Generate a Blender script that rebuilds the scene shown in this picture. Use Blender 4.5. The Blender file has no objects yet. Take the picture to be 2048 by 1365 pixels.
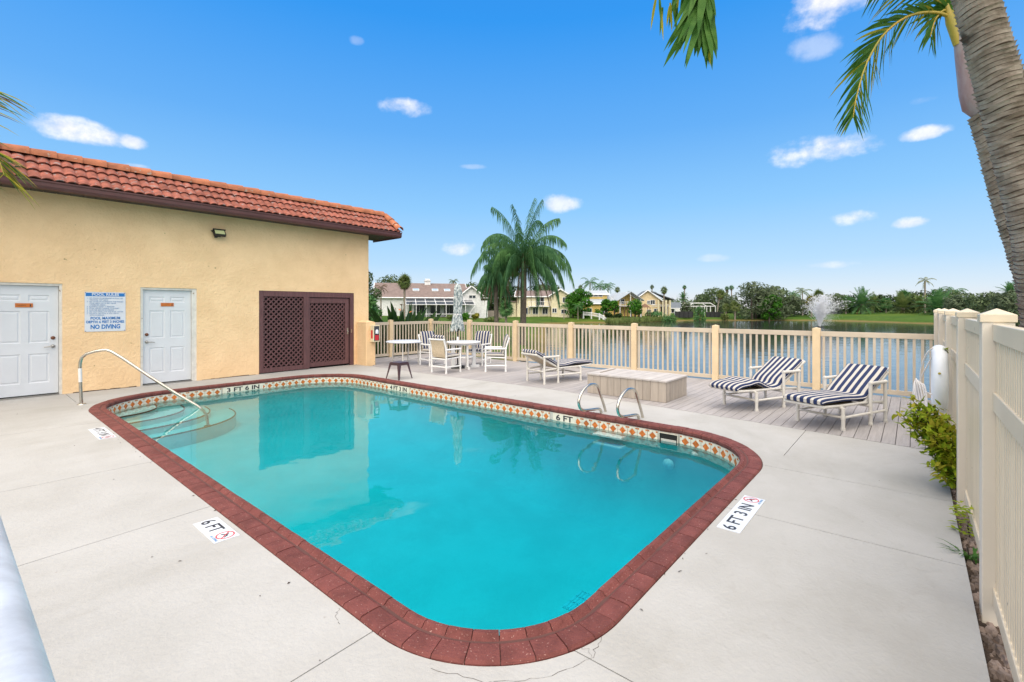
import bpy, math, random
from math import sin, cos, pi, radians as rad, hypot, atan2, sqrt
from mathutils import Vector, Matrix
random.seed(7)
SC = bpy.context.scene
COL = SC.collection

# ------------------------------------------------------------------ camera, sky, sun, exposure
EYE = 1.65                                   # eye height above the pool deck; camera stands over (0, 0)
YAW = math.atan(801 / 945)                   # view direction, measured from +X (the long way of the building)
cam_d = bpy.data.cameras.new("camera"); cam = bpy.data.objects.new("camera", cam_d); COL.objects.link(cam)
cam.location = (0, 0, EYE); cam.rotation_euler = (pi / 2, 0, YAW - pi / 2)
cam_d.sensor_width = 36; cam_d.lens = 945 * 36 / 2048; cam_d.shift_y = -(682.5 - 617) / 2048
cam_d.clip_start = 0.02; cam_d.clip_end = 6000
SC.camera = cam
FX, FY = cos(YAW), sin(YAW); RX, RY = sin(YAW), -cos(YAW)

SUN_EL, SUN_AZ = rad(58), atan2(-0.38, -0.92)      # high soft evening light from behind the viewer
world = bpy.data.worlds.new("World"); SC.world = world; world.use_nodes = True
W = world.node_tree; W.nodes.clear()

class NT:
    """tiny helper for wiring shader nodes"""
    def __init__(s, t): s.t = t
    def n(s, typ, **kw):
        o = s.t.nodes.new(typ)
        for k, v in kw.items(): setattr(o, k, v)
        return o
    def set(s, sock, v):
        if isinstance(v, bpy.types.NodeSocket): s.t.links.new(v, sock)
        elif isinstance(v, (tuple, list)) and len(v) == 3 and sock.type == 'RGBA': sock.default_value = (*v, 1)
        else: sock.default_value = v
    def m(s, op, a, b=0.0, c=0.0, clamp=False):
        o = s.n('ShaderNodeMath', operation=op, use_clamp=clamp)
        for i, v in enumerate((a, b, c)): s.set(o.inputs[i], v)
        return o.outputs[0]
    def dot(s, a, b):
        o = s.n('ShaderNodeVectorMath', operation='DOT_PRODUCT'); s.set(o.inputs[0], a); s.set(o.inputs[1], b); return o.outputs['Value']
    def mix(s, f, a, b, typ='MIX'):
        o = s.n('ShaderNodeMix', data_type='RGBA', blend_type=typ)
        s.set(o.inputs[0], f); s.set(o.inputs[6], a); s.set(o.inputs[7], b); return o.outputs[2]
    def noise(s, vec, scale, detail=3.0, rough=.55, dist=0.0):
        o = s.n('ShaderNodeTexNoise'); s.set(o.inputs['Vector'], vec); o.inputs['Scale'].default_value = scale
        o.inputs['Detail'].default_value = detail; o.inputs['Roughness'].default_value = rough; o.inputs['Distortion'].default_value = dist
        return o.outputs['Fac']
    def ramp(s, f, stops, interp='LINEAR'):
        o = s.n('ShaderNodeValToRGB'); s.set(o.inputs[0], f); e = o.color_ramp.elements; o.color_ramp.interpolation = interp
        while len(e) > 1: e.remove(e[-1])
        for i, (p, c) in enumerate(stops):
            x = e[0] if i == 0 else e.new(p)
            x.position = p; x.color = (*c, 1) if len(c) == 3 else c
        return o.outputs[0]
    def scale(s, vec, sc):
        o = s.n('ShaderNodeVectorMath', operation='MULTIPLY'); s.set(o.inputs[0], vec); o.inputs[1].default_value = sc; return o.outputs[0]
    def step(s, f, a, b):
        o = s.n('ShaderNodeMapRange', interpolation_type='SMOOTHSTEP'); s.set(o.inputs[0], f); o.inputs[1].default_value = a; o.inputs[2].default_value = b
        return o.outputs[0]

def srgb(*c): return tuple((x / 255 / 12.92 if x / 255 < .04045 else ((x / 255 + .055) / 1.055) ** 2.4) for x in c)

k = NT(W)
tc = k.n('ShaderNodeTexCoord').outputs['Generated']
nrm = k.n('ShaderNodeVectorMath', operation='NORMALIZE'); k.set(nrm.inputs[0], tc); D = nrm.outputs[0]
sky = k.n('ShaderNodeTexSky', sky_type='NISHITA', sun_disc=False, sun_elevation=SUN_EL, sun_rotation=pi / 2 - SUN_AZ)
sky.air_density = 1.0; sky.dust_density = 0.6; sky.ozone_density = 1.6
# the even grade from pale horizon to blue zenith, over the Nishita sky
sz = k.n('ShaderNodeSeparateXYZ'); k.set(sz.inputs[0], D)
elev = k.m('MAXIMUM', sz.outputs[2], 0.0)
SKY_GAIN = 0.10
grade = k.ramp(elev, [(0.0, srgb(236, 233, 236)), (0.035, srgb(216, 231, 245)), (0.09, srgb(180, 218, 250)), (0.20, srgb(140, 201, 251)),
                      (0.34, srgb(98, 175, 247)), (0.52, srgb(44, 152, 243)), (0.8, srgb(38, 126, 226)), (1.0, srgb(36, 108, 204))])
gm = k.n('ShaderNodeVectorMath', operation='SCALE'); k.set(gm.inputs[0], grade); gm.inputs[3].default_value = .92 / SKY_GAIN
base = k.mix(0.88, sky.outputs[0], gm.outputs[0])
# small fair weather clouds: bearing (tan), elevation (tan), half width, half height, density
CL = [(-.909, .371, .085, .030, 1.0), (-.806, .352, .030, .016, .9), (-.232, .425, .060, .022, .85), (.665, .640, .105, .045, 1.0), (.64, .55, .06, .03, .35), (.657, .338, .110, .038, 1.0),
      (.869, .372, .052, .018, .9), (.112, .222, .050, .022, .8), (-.110, .126, .040, .018, .75), (.731, .191, .050, .019, .9), (.837, .182, .034, .016, .85),
      (.668, .092, .060, .010, .45), (.424, .106, .034, .010, .30), (-.084, .300, .030, .006, .25), (-.327, .566, .018, .010, .2), (-.80, .303, .03, .006, .6),
      (.868, .440, .03, .012, .25),
      (-1.6, .30, .12, .04, .9), (1.7, .35, .12, .04, .9)]
warp = k.noise(k.scale(D, (1, 1, 1.9)), 11.0, 5, .52)
warp2 = k.noise(D, 34.0, 5, .65)
wv = k.m('ADD', k.m('MULTIPLY', k.m('SUBTRACT', warp, .5), 3.6), k.m('MULTIPLY', k.m('SUBTRACT', warp2, .5), 1.0))
cov = None
for b, e, hw, hh, dn in CL:
    c = Vector((FX + RX * b, FY + RY * b, e)).normalized(); r = Vector((RX * 1 - FX * b, RY - FY * b, 0)).normalized(); u = c.cross(r)
    if u.z < 0: u = -u
    s = 1 / sqrt(1 + b * b + e * e)
    px = k.m('DIVIDE', k.dot(D, tuple(r)), hw * s * 1.08); py = k.m('DIVIDE', k.dot(D, tuple(u)), hh * s * 1.05)
    rr = k.m('ADD', k.m('MULTIPLY', px, px), k.m('MULTIPLY', py, py))
    fr = k.m('GREATER_THAN', k.dot(D, tuple(c)), 0.3)
    mk = k.m('SUBTRACT', k.m('ADD', 1.0, wv), k.m('MULTIPLY', rr, 1.25))
    v = k.m('MULTIPLY', k.m('MULTIPLY', k.step(mk, .0, 1.3), dn), fr)
    cov = v if cov is None else k.m('MAXIMUM', cov, v)
# overhead and behind the viewer: added unseen cloud cover, brightened to light the wall
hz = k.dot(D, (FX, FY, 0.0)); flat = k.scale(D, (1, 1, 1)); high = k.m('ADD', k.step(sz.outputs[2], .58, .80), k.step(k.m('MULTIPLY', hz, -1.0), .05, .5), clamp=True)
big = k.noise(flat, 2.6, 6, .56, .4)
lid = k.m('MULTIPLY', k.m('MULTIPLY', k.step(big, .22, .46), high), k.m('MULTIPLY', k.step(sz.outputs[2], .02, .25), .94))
ccol = k.mix(k.step(warp2, .3, .7), srgb(226, 228, 240), srgb(253, 251, 252))
cm = k.n('ShaderNodeVectorMath', operation='SCALE'); k.set(cm.inputs[0], ccol); cm.inputs[3].default_value = 1 / SKY_GAIN
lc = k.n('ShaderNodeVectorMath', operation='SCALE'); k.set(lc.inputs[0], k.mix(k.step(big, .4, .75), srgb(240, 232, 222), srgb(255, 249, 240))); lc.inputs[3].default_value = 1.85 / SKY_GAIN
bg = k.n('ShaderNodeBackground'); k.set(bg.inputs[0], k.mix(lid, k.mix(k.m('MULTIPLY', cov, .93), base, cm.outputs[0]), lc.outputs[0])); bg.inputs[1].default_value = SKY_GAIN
k.t.links.new(bg.outputs[0], k.n('ShaderNodeOutputWorld').inputs[0])

sd = bpy.data.lights.new("sun", 'SUN'); sd.energy = 2.5; sd.angle = rad(80); sd.color = (1.0, .91, .79)
sun = bpy.data.objects.new("sun", sd); COL.objects.link(sun)
sun.rotation_euler = Vector((cos(SUN_EL) * cos(SUN_AZ), cos(SUN_EL) * sin(SUN_AZ), sin(SUN_EL))).to_track_quat('Z', 'Y').to_euler()
SC.view_settings.view_transform = 'Standard'; SC.view_settings.look = 'None'; SC.view_settings.gamma = 1
SC.view_settings.exposure = 0.24; SC.view_settings.use_curve_mapping = False
SC.render.engine = 'CYCLES'
SC.cycles.use_denoising = True; SC.cycles.max_bounces = 8; SC.cycles.transparent_max_bounces = 12
SC.cycles.sample_clamp_indirect = 6

# ------------------------------------------------------------------ materials
def mat(name, col, rough=.6, metal=0., var=.12, vs=3., bump=0., bs=40., col2=None, objvar=0., spec=.5, stretch=(1, 1, 1), fac=(.3, .7), trans=0., speck=None, world=False):
    m = bpy.data.materials.new(name); m.use_nodes = True; t = NT(m.node_tree); p = m.node_tree.nodes['Principled BSDF']
    co = t.n('ShaderNodeTexCoord').outputs['Object']
    if world: co = t.n('ShaderNodeNewGeometry').outputs['Position']
    if objvar:
        oi = t.n('ShaderNodeObjectInfo'); off = t.n('ShaderNodeVectorMath', operation='ADD'); t.set(off.inputs[0], co)
        sc = t.n('ShaderNodeVectorMath', operation='SCALE'); sc.inputs[0].default_value = (37, 53, 71); t.set(sc.inputs[3], oi.outputs['Random']); t.set(off.inputs[1], sc.outputs[0]); co = off.outputs[0]
    cs = t.scale(co, stretch) if stretch != (1, 1, 1) else co
    a = tuple(x * (1 - var) for x in col); b = col2 if col2 else tuple(min(1, x * (1 + var)) for x in col)
    f = t.step(t.noise(cs, vs, 5, .6), *fac)
    c = t.mix(f, a, b)
    if speck: c = t.mix(t.step(t.noise(co, speck[1], 2, .5), speck[2], speck[2] + .06), c, speck[0])
    if objvar:
        hs = t.n('ShaderNodeHueSaturation'); t.set(hs.inputs['Color'], c); t.set(hs.inputs['Value'], t.m('ADD', 1 - objvar / 2, t.m('MULTIPLY', oi.outputs['Random'], objvar))); c = hs.outputs[0]
    t.set(p.inputs['Base Color'], c); p.inputs['Roughness'].default_value = rough; p.inputs['Metallic'].default_value = metal
    p.inputs['Specular IOR Level'].default_value = spec
    if bump:
        bn = t.n('ShaderNodeBump'); bn.inputs['Strength'].default_value = bump; bn.inputs['Distance'].default_value = .02
        t.set(bn.inputs['Height'], t.noise(cs, bs, 6, .6)); t.set(p.inputs['Normal'], bn.outputs[0])
    if trans:
        tr = t.n('ShaderNodeBsdfTranslucent'); t.set(tr.inputs[0], c); mx = t.n('ShaderNodeMixShader'); mx.inputs[0].default_value = trans
        t.t.links.new(p.outputs[0], mx.inputs[1]); t.t.links.new(tr.outputs[0], mx.inputs[2]); t.t.links.new(mx.outputs[0], m.node_tree.nodes['Material Output'].inputs[0])
    return m

def mat_stripes(name, c1, c2, pitch, axis=1):
    """woven stripes printed along a cushion"""
    m = mat(name, c1, .9, bump=.15, bs=120); t = NT(m.node_tree); p = m.node_tree.nodes['Principled BSDF']
    co = t.n('ShaderNodeTexCoord').outputs['Object']; s = t.n('ShaderNodeSeparateXYZ'); t.set(s.inputs[0], co)
    y = t.m('DIVIDE', t.m('ADD', s.outputs[axis], t.m('MULTIPLY', t.m('SUBTRACT', t.noise(co, 5, 2), .5), .012)), pitch); fr = t.m('FRACT', t.m('ADD', y, 40.25))
    f = t.m('MULTIPLY', t.step(fr, .0, .05), t.m('SUBTRACT', 1, t.step(fr, .55, .60)))
    fine = t.m('MULTIPLY', t.m('GREATER_THAN', t.m('FRACT', t.m('MULTIPLY', y, 8)), .72), .22)
    t.set(p.inputs['Base Color'], t.mix(f, t.mix(fine, c2, c1), t.mix(t.noise(co, 9), c1, tuple(x * 1.5 for x in c1)))); return m

MT = {}
MT['stucco'] = mat('stucco', (.84, .588, .335), .92, var=.05, vs=1.6, bump=1.0, bs=19, col2=(.88, .63, .37), speck=((.46, .34, .18), 9, .72))
MT['concrete'] = mat('concrete', (.405, .400, .385), .85, var=.05, vs=1.3, bump=.35, bs=30, col2=(.428, .425, .415), speck=((.33, .31, .29), 16, .75), world=True)
MT['cop'] = mat('coping_brick', (.165, .052, .046), .7, spec=.22, var=.2, vs=7, bump=.6, bs=70, objvar=.18, speck=((.38, .22, .19), 95, .665))
def stain(name, scale, lo, hi, amt, tint):
    m = MT[name]; t = NT(m.node_tree); p = m.node_tree.nodes['Principled BSDF']; src = p.inputs['Base Color'].links[0].from_socket; pos = t.n('ShaderNodeNewGeometry').outputs['Position']
    f = t.m('MULTIPLY', t.step(t.noise(t.scale(pos, (1, 1.4, .5)), scale, 7, .66, .6), lo, hi), amt); t.set(p.inputs['Base Color'], t.mix(f, src, tint, 'MULTIPLY'))
stain('concrete', .55, .42, .72, .55, (.80, .78, .74)); stain('concrete', 5.5, .55, .8, .6, (.86, .84, .81)); stain('stucco', .8, .45, .8, .5, (.88, .86, .80))
MT['mortar'] = mat('mortar', (.10, .042, .036), .9)
MT['tilew'] = mat('tile_white', (.66, .60, .50), .25, var=.06)
MT['tileo'] = mat('tile_orange', (.50, .135, .022), .25, var=.22, vs=30, objvar=.3)
MT['grout'] = mat('grout', (.46, .44, .40), .8)
MT['plaster'] = mat('pool_plaster', (.66, .70, .66), .7, var=.06, vs=1.2, bump=.1, bs=30)
MT['brown'] = mat('step_trim', (.14, .06, .018), .5)
MT['board'] = mat('deck_board', (.345, .325, .325), .75, var=.10, vs=6, bump=.35, bs=30, stretch=(.35, 6, 1), objvar=.16)
MT['box'] = mat('box_board', (.385, .335, .285), .75, var=.10, vs=5, bump=.3, bs=26, stretch=(3, 3, .4), objvar=.12)
MT['boxtop'] = mat('box_lid', (.46, .43, .41), .75, var=.08, vs=5, bump=.2, bs=26, objvar=.12)
MT['fpost'] = mat('fence_post_paint', (.70, .55, .35), .7, var=.07, vs=3, bump=.25, bs=16, objvar=.08)
MT['frail'] = mat('fence_rail_paint', (.56, .48, .375), .65, var=.06, bump=.1, objvar=.08)
MT['vinyl'] = mat('vinyl', (.66, .575, .44), .38, var=.05, vs=1.5, objvar=.05, speck=((.38, .33, .26), 22, .72))
MT['vinylw'] = mat('vinyl_post', (.66, .60, .51), .35, var=.05, vs=1.2, speck=((.30, .26, .2), 16, .76))
MT['white'] = mat('white_paint', (.74, .745, .74), .5, var=.04)
MT['doorw'] = mat('door_paint', (.62, .65, .69), .42, var=.03)
MT['doorframe'] = mat('door_frame', (.66, .645, .60), .55, var=.1, vs=8, speck=((.25, .17, .1), 14, .70))
MT['pvc'] = mat('pvc_white', (.76, .765, .77), .32, var=.03)
MT['pvco'] = mat('pvc_aged', (.63, .61, .57), .38, var=.06)
MT['sling'] = mat('sling_mesh', (.52, .43, .31), .8, var=.12, vs=30)
MT['slingd'] = mat('sling_brown', (.20, .15, .10), .8, var=.2, vs=30)
MT['navy'] = mat_stripes('striped_cloth', (.010, .021, .072), (.56, .53, .48), .092)
MT['steel'] = mat('steel', (.56, .53, .47), .22, metal=1., var=.10, vs=9)
MT['galv'] = mat('galvanised', (.72, .76, .80), .5, metal=.6, var=.16, vs=9, bump=.08, bs=30)
MT['metal_dk'] = mat('stool_metal', (.075, .04, .048), .45, metal=.3, var=.15)
MT['plum'] = mat('plum_wood', (.112, .050, .053), .72, var=.18, vs=6, bump=.25, bs=20, stretch=(5, 5, .5), objvar=.2)
MT['dark'] = mat('dark_void', (.012, .010, .010), .9)
MT['black'] = mat('black', (.015, .015, .017), .5)
MT['ink'] = mat('black_ink', (.02, .022, .03), .5, var=.0)
MT['blue'] = mat('sign_blue', (.012, .16, .47), .45, var=.02)
MT['blueink'] = mat('sign_ink', (.14, .28, .50), .5, var=.02)
MT['red'] = mat('red_ink', (.55, .02, .03), .5, var=.02)
MT['signw'] = mat('sign_white', (.62, .66, .72), .4, var=.02)
MT['brass'] = mat('amber_plate', (.48, .135, .020), .4, var=.12, vs=12)
MT['rust'] = mat('rusty_lock', (.17, .07, .04), .45, metal=.6)
MT['nickel'] = mat('nickel', (.38, .37, .35), .3, metal=1.)
MT['rooft'] = mat('clay_tile', (.27, .092, .066), .85, var=.3, vs=6, bump=.3, bs=40, objvar=.28, spec=.2, speck=((.26, .19, .18), 11, .60))
MT['ridge'] = mat('ridge_tile', (.37, .128, .062), .85, var=.25, vs=4, bump=.3, bs=40, objvar=.25, speck=((.34, .25, .2), 9, .66))
MT['gutter'] = mat('gutter_brown', (.095, .035, .034), .5, var=.1)
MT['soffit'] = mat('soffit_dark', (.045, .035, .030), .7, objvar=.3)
MT['lens'] = mat('lamp_lens', (.62, .66, .34), .3)
MT['mulch'] = mat('mulch', (.05, .032, .022), .95, var=.5, vs=20, bump=.6, bs=30)
MT['stone'] = mat('pebble', (.12, .085, .065), .8, var=.5, vs=6, col2=(.26, .2, .17), world=True)
MT['rope'] = mat('rope', (.74, .71, .70), .9)
MT['ring'] = mat('ring_foam', (.76, .79, .84), .5, var=.03)
def leafm(name, c, c2, tr=.25, vs=1.2): return mat(name, c, .55, var=.1, vs=vs, col2=c2, fac=(.25, .75), trans=tr, spec=.15, world=True)
MT['leaf_dk'] = leafm('leaf_dark', (.018, .040, .012), (.050, .088, .024))
MT['leaf_oak'] = leafm('leaf_oak', (0.064, 0.110, 0.051), (0.160, 0.209, 0.095))
MT['leaf_grey'] = leafm('leaf_grey', (0.060, 0.094, 0.048), (0.150, 0.186, 0.102))
MT['woods_shade'] = leafm('leaf_woods_shade', (.010, .022, .008), (.030, .055, .016)); MT['leaf_br'] = leafm('leaf_bright', (0.022, 0.115, 0.011), (0.081, 0.230, 0.019))  # woods leaves darkened in colour to stand in for the shaded understory
MT['leaf_palm'] = leafm('leaf_palm', (0.042, 0.135, 0.046), (0.125, 0.261, 0.084))
MT['leaf_pale'] = leafm('leaf_palepalm', (0.081, 0.144, 0.040), (0.198, 0.234, 0.076))
MT['leaf_yel'] = leafm('leaf_yellow', (0.112, 0.140, 0.020), (0.280, 0.252, 0.035))
MT['leaf_near'] = leafm('leaf_near', (0.033, 0.128, 0.018), (0.105, 0.232, 0.045), .35, 9)
MT['leaf_nearx'] = leafm('leaf_nearyellow', (.30, .32, .02), (.46, .40, .05), .4, 9)
MT['leaf_shrub'] = leafm('leaf_shrub', (.10, .25, .012), (.42, .45, .03), .3, 14)
MT['leaf_queen'] = leafm('leaf_queen', (0.036, 0.124, 0.056), (0.124, 0.270, 0.116), .3, 2)
MT['dead'] = mat('dead_frond', (.13, .085, .05), .9, var=.35, vs=3, world=True)
MT['strel'] = leafm('leaf_strelitzia', (.012, .040, .010), (.035, .080, .018), .1, 3)
MT['bark'] = mat('palm_bark', (.11, .092, .075), .9, var=.3, vs=5, bump=.5, bs=20)
MT['barkp'] = mat('pale_bark', (.25, .21, .17), .9, var=.2)
MT['oakbark'] = mat('oak_bark', (.07, .055, .042), .9, var=.3)
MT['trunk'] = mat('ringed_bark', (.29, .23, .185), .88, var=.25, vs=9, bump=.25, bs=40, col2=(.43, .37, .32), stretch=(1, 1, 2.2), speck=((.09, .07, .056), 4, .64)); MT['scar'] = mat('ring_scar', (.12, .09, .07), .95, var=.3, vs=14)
MT['shaft'] = mat('crownshaft', (.34, .16, .16), .45, var=.25, vs=6, col2=(.42, .36, .36), stretch=(1, 1, .35))
MT['petiole'] = mat('petiole', (.34, .33, .055), .5, col2=(.55, .36, .05))
def far(name, c, **k): return mat(name, c, .8, **k)
MT['h_white'] = far('house_white', (.72, .72, .73)); MT['h_cream'] = far('house_cream', (.68, .61, .42)); MT['h_yel'] = far('house_yellow', (.66, .47, .15)); MT['h_beige'] = far('house_beige', (.68, .54, .33))
MT['r_brown'] = far('roof_brown', (.19, .14, .125), var=.15, vs=1.5); MT['r_grey'] = far('roof_grey', (.36, .40, .44)); MT['r_slate'] = far('roof_slate', (.13, .15, .17), var=.15)
MT['glass'] = mat('window_glass', (.03, .04, .05), .08, var=.1); MT['screen'] = mat('screen_mesh', (.035, .045, .055), .6, var=.15); MT['skylight'] = mat('skylight_glass', (.25, .38, .55), .1)
MT['wood'] = far('pergola_wood', (.16, .085, .05)); MT['fencedk'] = far('fence_dark', (.022, .024, .026)); MT['stone_w'] = far('stone_wall', (.27, .23, .19))

# ------------------------------------------------------------------ mesh building
class MB:
    def __init__(s): s.v = []; s.f = []; s.mi = []; s.sm = []
    def add(s, vs, fs, mi=0, sm=False):
        o = len(s.v); s.v += [tuple(v) for v in vs]
        for f in fs: s.f.append(tuple(i + o for i in f)); s.mi.append(mi); s.sm.append(sm)
    def box(s, c, d, rz=0, mi=0, R=None):
        x, y, z = (q / 2 for q in d); vs = [Vector((a * x, b * y, g * z)) for g in (-1, 1) for b in (-1, 1) for a in (-1, 1)]
        M = R if R is not None else Matrix.Rotation(rz, 3, 'Z')
        s.add([M @ v + Vector(c) for v in vs], [(0, 2, 3, 1), (4, 5, 7, 6), (0, 1, 5, 4), (2, 6, 7, 3), (0, 4, 6, 2), (1, 3, 7, 5)], mi)
    def b2(s, x0, x1, y0, y1, z0, z1, mi=0): s.box(((x0 + x1) / 2, (y0 + y1) / 2, (z0 + z1) / 2), (x1 - x0, y1 - y0, z1 - z0), 0, mi)
    def quad(s, a, b, c, d, mi=0): s.add([a, b, c, d], [(0, 1, 2, 3)], mi)
    def tube(s, pts, r, seg=8, mi=0, cap=True, sm=True):
        pts = [Vector(p) for p in pts]; n = len(pts); rs = r if isinstance(r, (list, tuple)) else [r] * n
        t0 = (pts[1] - pts[0]).normalized(); up = Vector((0, 0, 1)) if abs(t0.z) < .9 else Vector((1, 0, 0)); nx = t0.cross(up).normalized()
        vs = []
        for i, p in enumerate(pts):
            t = (pts[min(i + 1, n - 1)] - pts[max(i - 1, 0)]).normalized(); nx = (nx - t * nx.dot(t)).normalized(); ny = t.cross(nx)
            vs += [p + (nx * cos(a) + ny * sin(a)) * rs[i] for a in (2 * pi * j / seg for j in range(seg))]
        fs = [(i * seg + j, i * seg + (j + 1) % seg, (i + 1) * seg + (j + 1) % seg, (i + 1) * seg + j) for i in range(n - 1) for j in range(seg)]
        s.add(vs, fs, mi, sm)
        if cap: s.add(vs[:seg], [tuple(range(seg))[::-1]], mi); s.add(vs[-seg:], [tuple(range(seg))], mi)
    def lathe(s, prof, c=(0, 0, 0), seg=24, mi=0, sm=True):
        vs = [(c[0] + r * cos(2 * pi * j / seg), c[1] + r * sin(2 * pi * j / seg), c[2] + z) for r, z in prof for j in range(seg)]
        s.add(vs, [(i * seg + j, i * seg + (j + 1) % seg, (i + 1) * seg + (j + 1) % seg, (i + 1) * seg + j) for i in range(len(prof) - 1) for j in range(seg)], mi, sm)
    def ngon(s, pts, z0, z1, mi=0):
        n = len(pts); s.add([(x, y, z0) for x, y in pts] + [(x, y, z1) for x, y in pts], [tuple(range(n))[::-1], tuple(range(n, 2 * n))] + [(i, (i + 1) % n, n + (i + 1) % n, n + i) for i in range(n)], mi)
    def ball(s, c, r, seg=8, rings=5, mi=0, sq=(1, 1, 1)):
        vs = []; 
        for i in range(rings + 1):
            a = pi * i / rings
            vs += [(c[0] + r * sq[0] * sin(a) * cos(2 * pi * j / seg), c[1] + r * sq[1] * sin(a) * sin(2 * pi * j / seg), c[2] + r * sq[2] * cos(a)) for j in range(seg)]
        s.add(vs, [(i * seg + j, (i + 1) * seg + j, (i + 1) * seg + (j + 1) % seg, i * seg + (j + 1) % seg) for i in range(rings) for j in range(seg)], mi, True)
    def mesh(s, name, mats):
        me = bpy.data.meshes.new(name); me.from_pydata(s.v, [], s.f)
        for m in (mats if isinstance(mats, (list, tuple)) else [mats]): me.materials.append(MT[m] if isinstance(m, str) else m)
        me.polygons.foreach_set('material_index', s.mi); me.polygons.foreach_set('use_smooth', s.sm); me.update(); return me
    def build(s, name, mats, parent=None, bevel=0, loc=None, rz=0):
        return link(name, s.mesh(name, mats), parent, bevel, loc, rz)

def link(name, me, parent=None, bevel=0, loc=None, rz=0):
    o = bpy.data.objects.new(name, me); COL.objects.link(o)
    if parent: o.parent = parent
    if loc: o.location = loc
    if rz: o.rotation_euler.z = rz
    if bevel:
        b = o.modifiers.new('bevel', 'BEVEL'); b.width = bevel; b.segments = 2; b.limit_method = 'ANGLE'
    return o
def tag(o, label, cat, group=None):
    o['label'] = label; o['category'] = cat
    if group: o['group'] = group
    return o
def thing(name, label, cat, loc=(0, 0, 0), rz=0, group=None):
    o = bpy.data.objects.new(name, None); COL.objects.link(o); o.location = loc; o.rotation_euler.z = rz; o.empty_display_size = .2
    return tag(o, label, cat, group)
def struct(o, kind='structure'): o['kind'] = kind; return o
def copy_tree(o, parent=None):
    c = o.copy(); COL.objects.link(c)
    if parent: c.parent = parent
    for ch in list(o.children): copy_tree(ch, c)
    return c
def bm_(f):
    m = MB(); f(m); return m
def text(name, body, size, m, parent, M, bold=0., width=None, squash=1., align='CENTER', depth=.0008):
    """flat lettering: local X along the writing, Y up, placed by the matrix M"""
    cu = bpy.data.curves.new(name, 'FONT'); cu.body = body; cu.size = size; cu.align_x = align; cu.align_y = 'CENTER'; cu.offset = bold; cu.extrude = depth; cu.resolution_u = 3
    to = bpy.data.objects.new('tmp', cu); COL.objects.link(to)
    dg = bpy.context.evaluated_depsgraph_get(); me = bpy.data.meshes.new_from_object(to.evaluated_get(dg)); bpy.data.objects.remove(to); bpy.data.curves.remove(cu)
    xs = [v.co.x for v in me.vertices]; w = max(xs) - min(xs)
    sx = (width / w) if width else 1.0
    me.transform(Matrix.Diagonal((sx, squash, 1, 1))); me.transform(M); me.materials.clear(); me.materials.append(MT[m]); me.name = name
    return link(name, me, parent)
def frame(o, ex, ey):
    ex = Vector(ex).normalized(); ey = Vector(ey).normalized(); ez = ex.cross(ey); return Matrix(((ex.x, ey.x, ez.x, o[0]), (ex.y, ey.y, ez.y, o[1]), (ex.z, ey.z, ez.z, o[2]), (0, 0, 0, 1)))
def pixel_point(u, d, z=0.0):
    """place from image pixel column u and estimated distance d along the view axis"""
    a = (u - 1024) / 945 * d; return (FX * d + RX * a, FY * d + RY * a, z)

# ------------------------------------------------------------------ terrain and lake
FARSH = [(-900, 90), (1000, 87), (1095, 78), (1130, 84), (1200, 86), (1212, 82), (1230, 80), (1345, 98), (1400, 102), (1640, 102), (1700, 96), (1800, 86), (1870, 79), (2048, 66), (3000, 50)]
def interp(T, u):
    for (a, p), (b, q) in zip(T, T[1:]):
        if u <= b: return p + (q - p) * max(0, (u - a)) / (b - a)
    return T[-1][1]
LEFTSH = [(0, 990), (16, 1000), (25, 1045), (28, 1090), (34, 1094), (60, 1092), (90, 1092), (120, 1090)]
def shore(x, y):
    d = FX * x + FY * y; a = RX * x + RY * y
    if d < 2: return -50
    u = 1024 + 945 * a / d
    return min(x - 12.4, interp(FARSH, u) - d, (u - interp(LEFTSH, d)) / 945 * d)
def ground_z(x, y):
    if -14 < x < 9.5 and -2.2 < y < 13.2: return -3.6
    s = shore(x, y); d = FX * x + FY * y; up = max(0, min(.85, (-s - 4) * .03)) * max(0, min(1, (d - 55) / 20))
    return max(-2.4, min(-.45, -1 - s * .16)) + up
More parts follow.
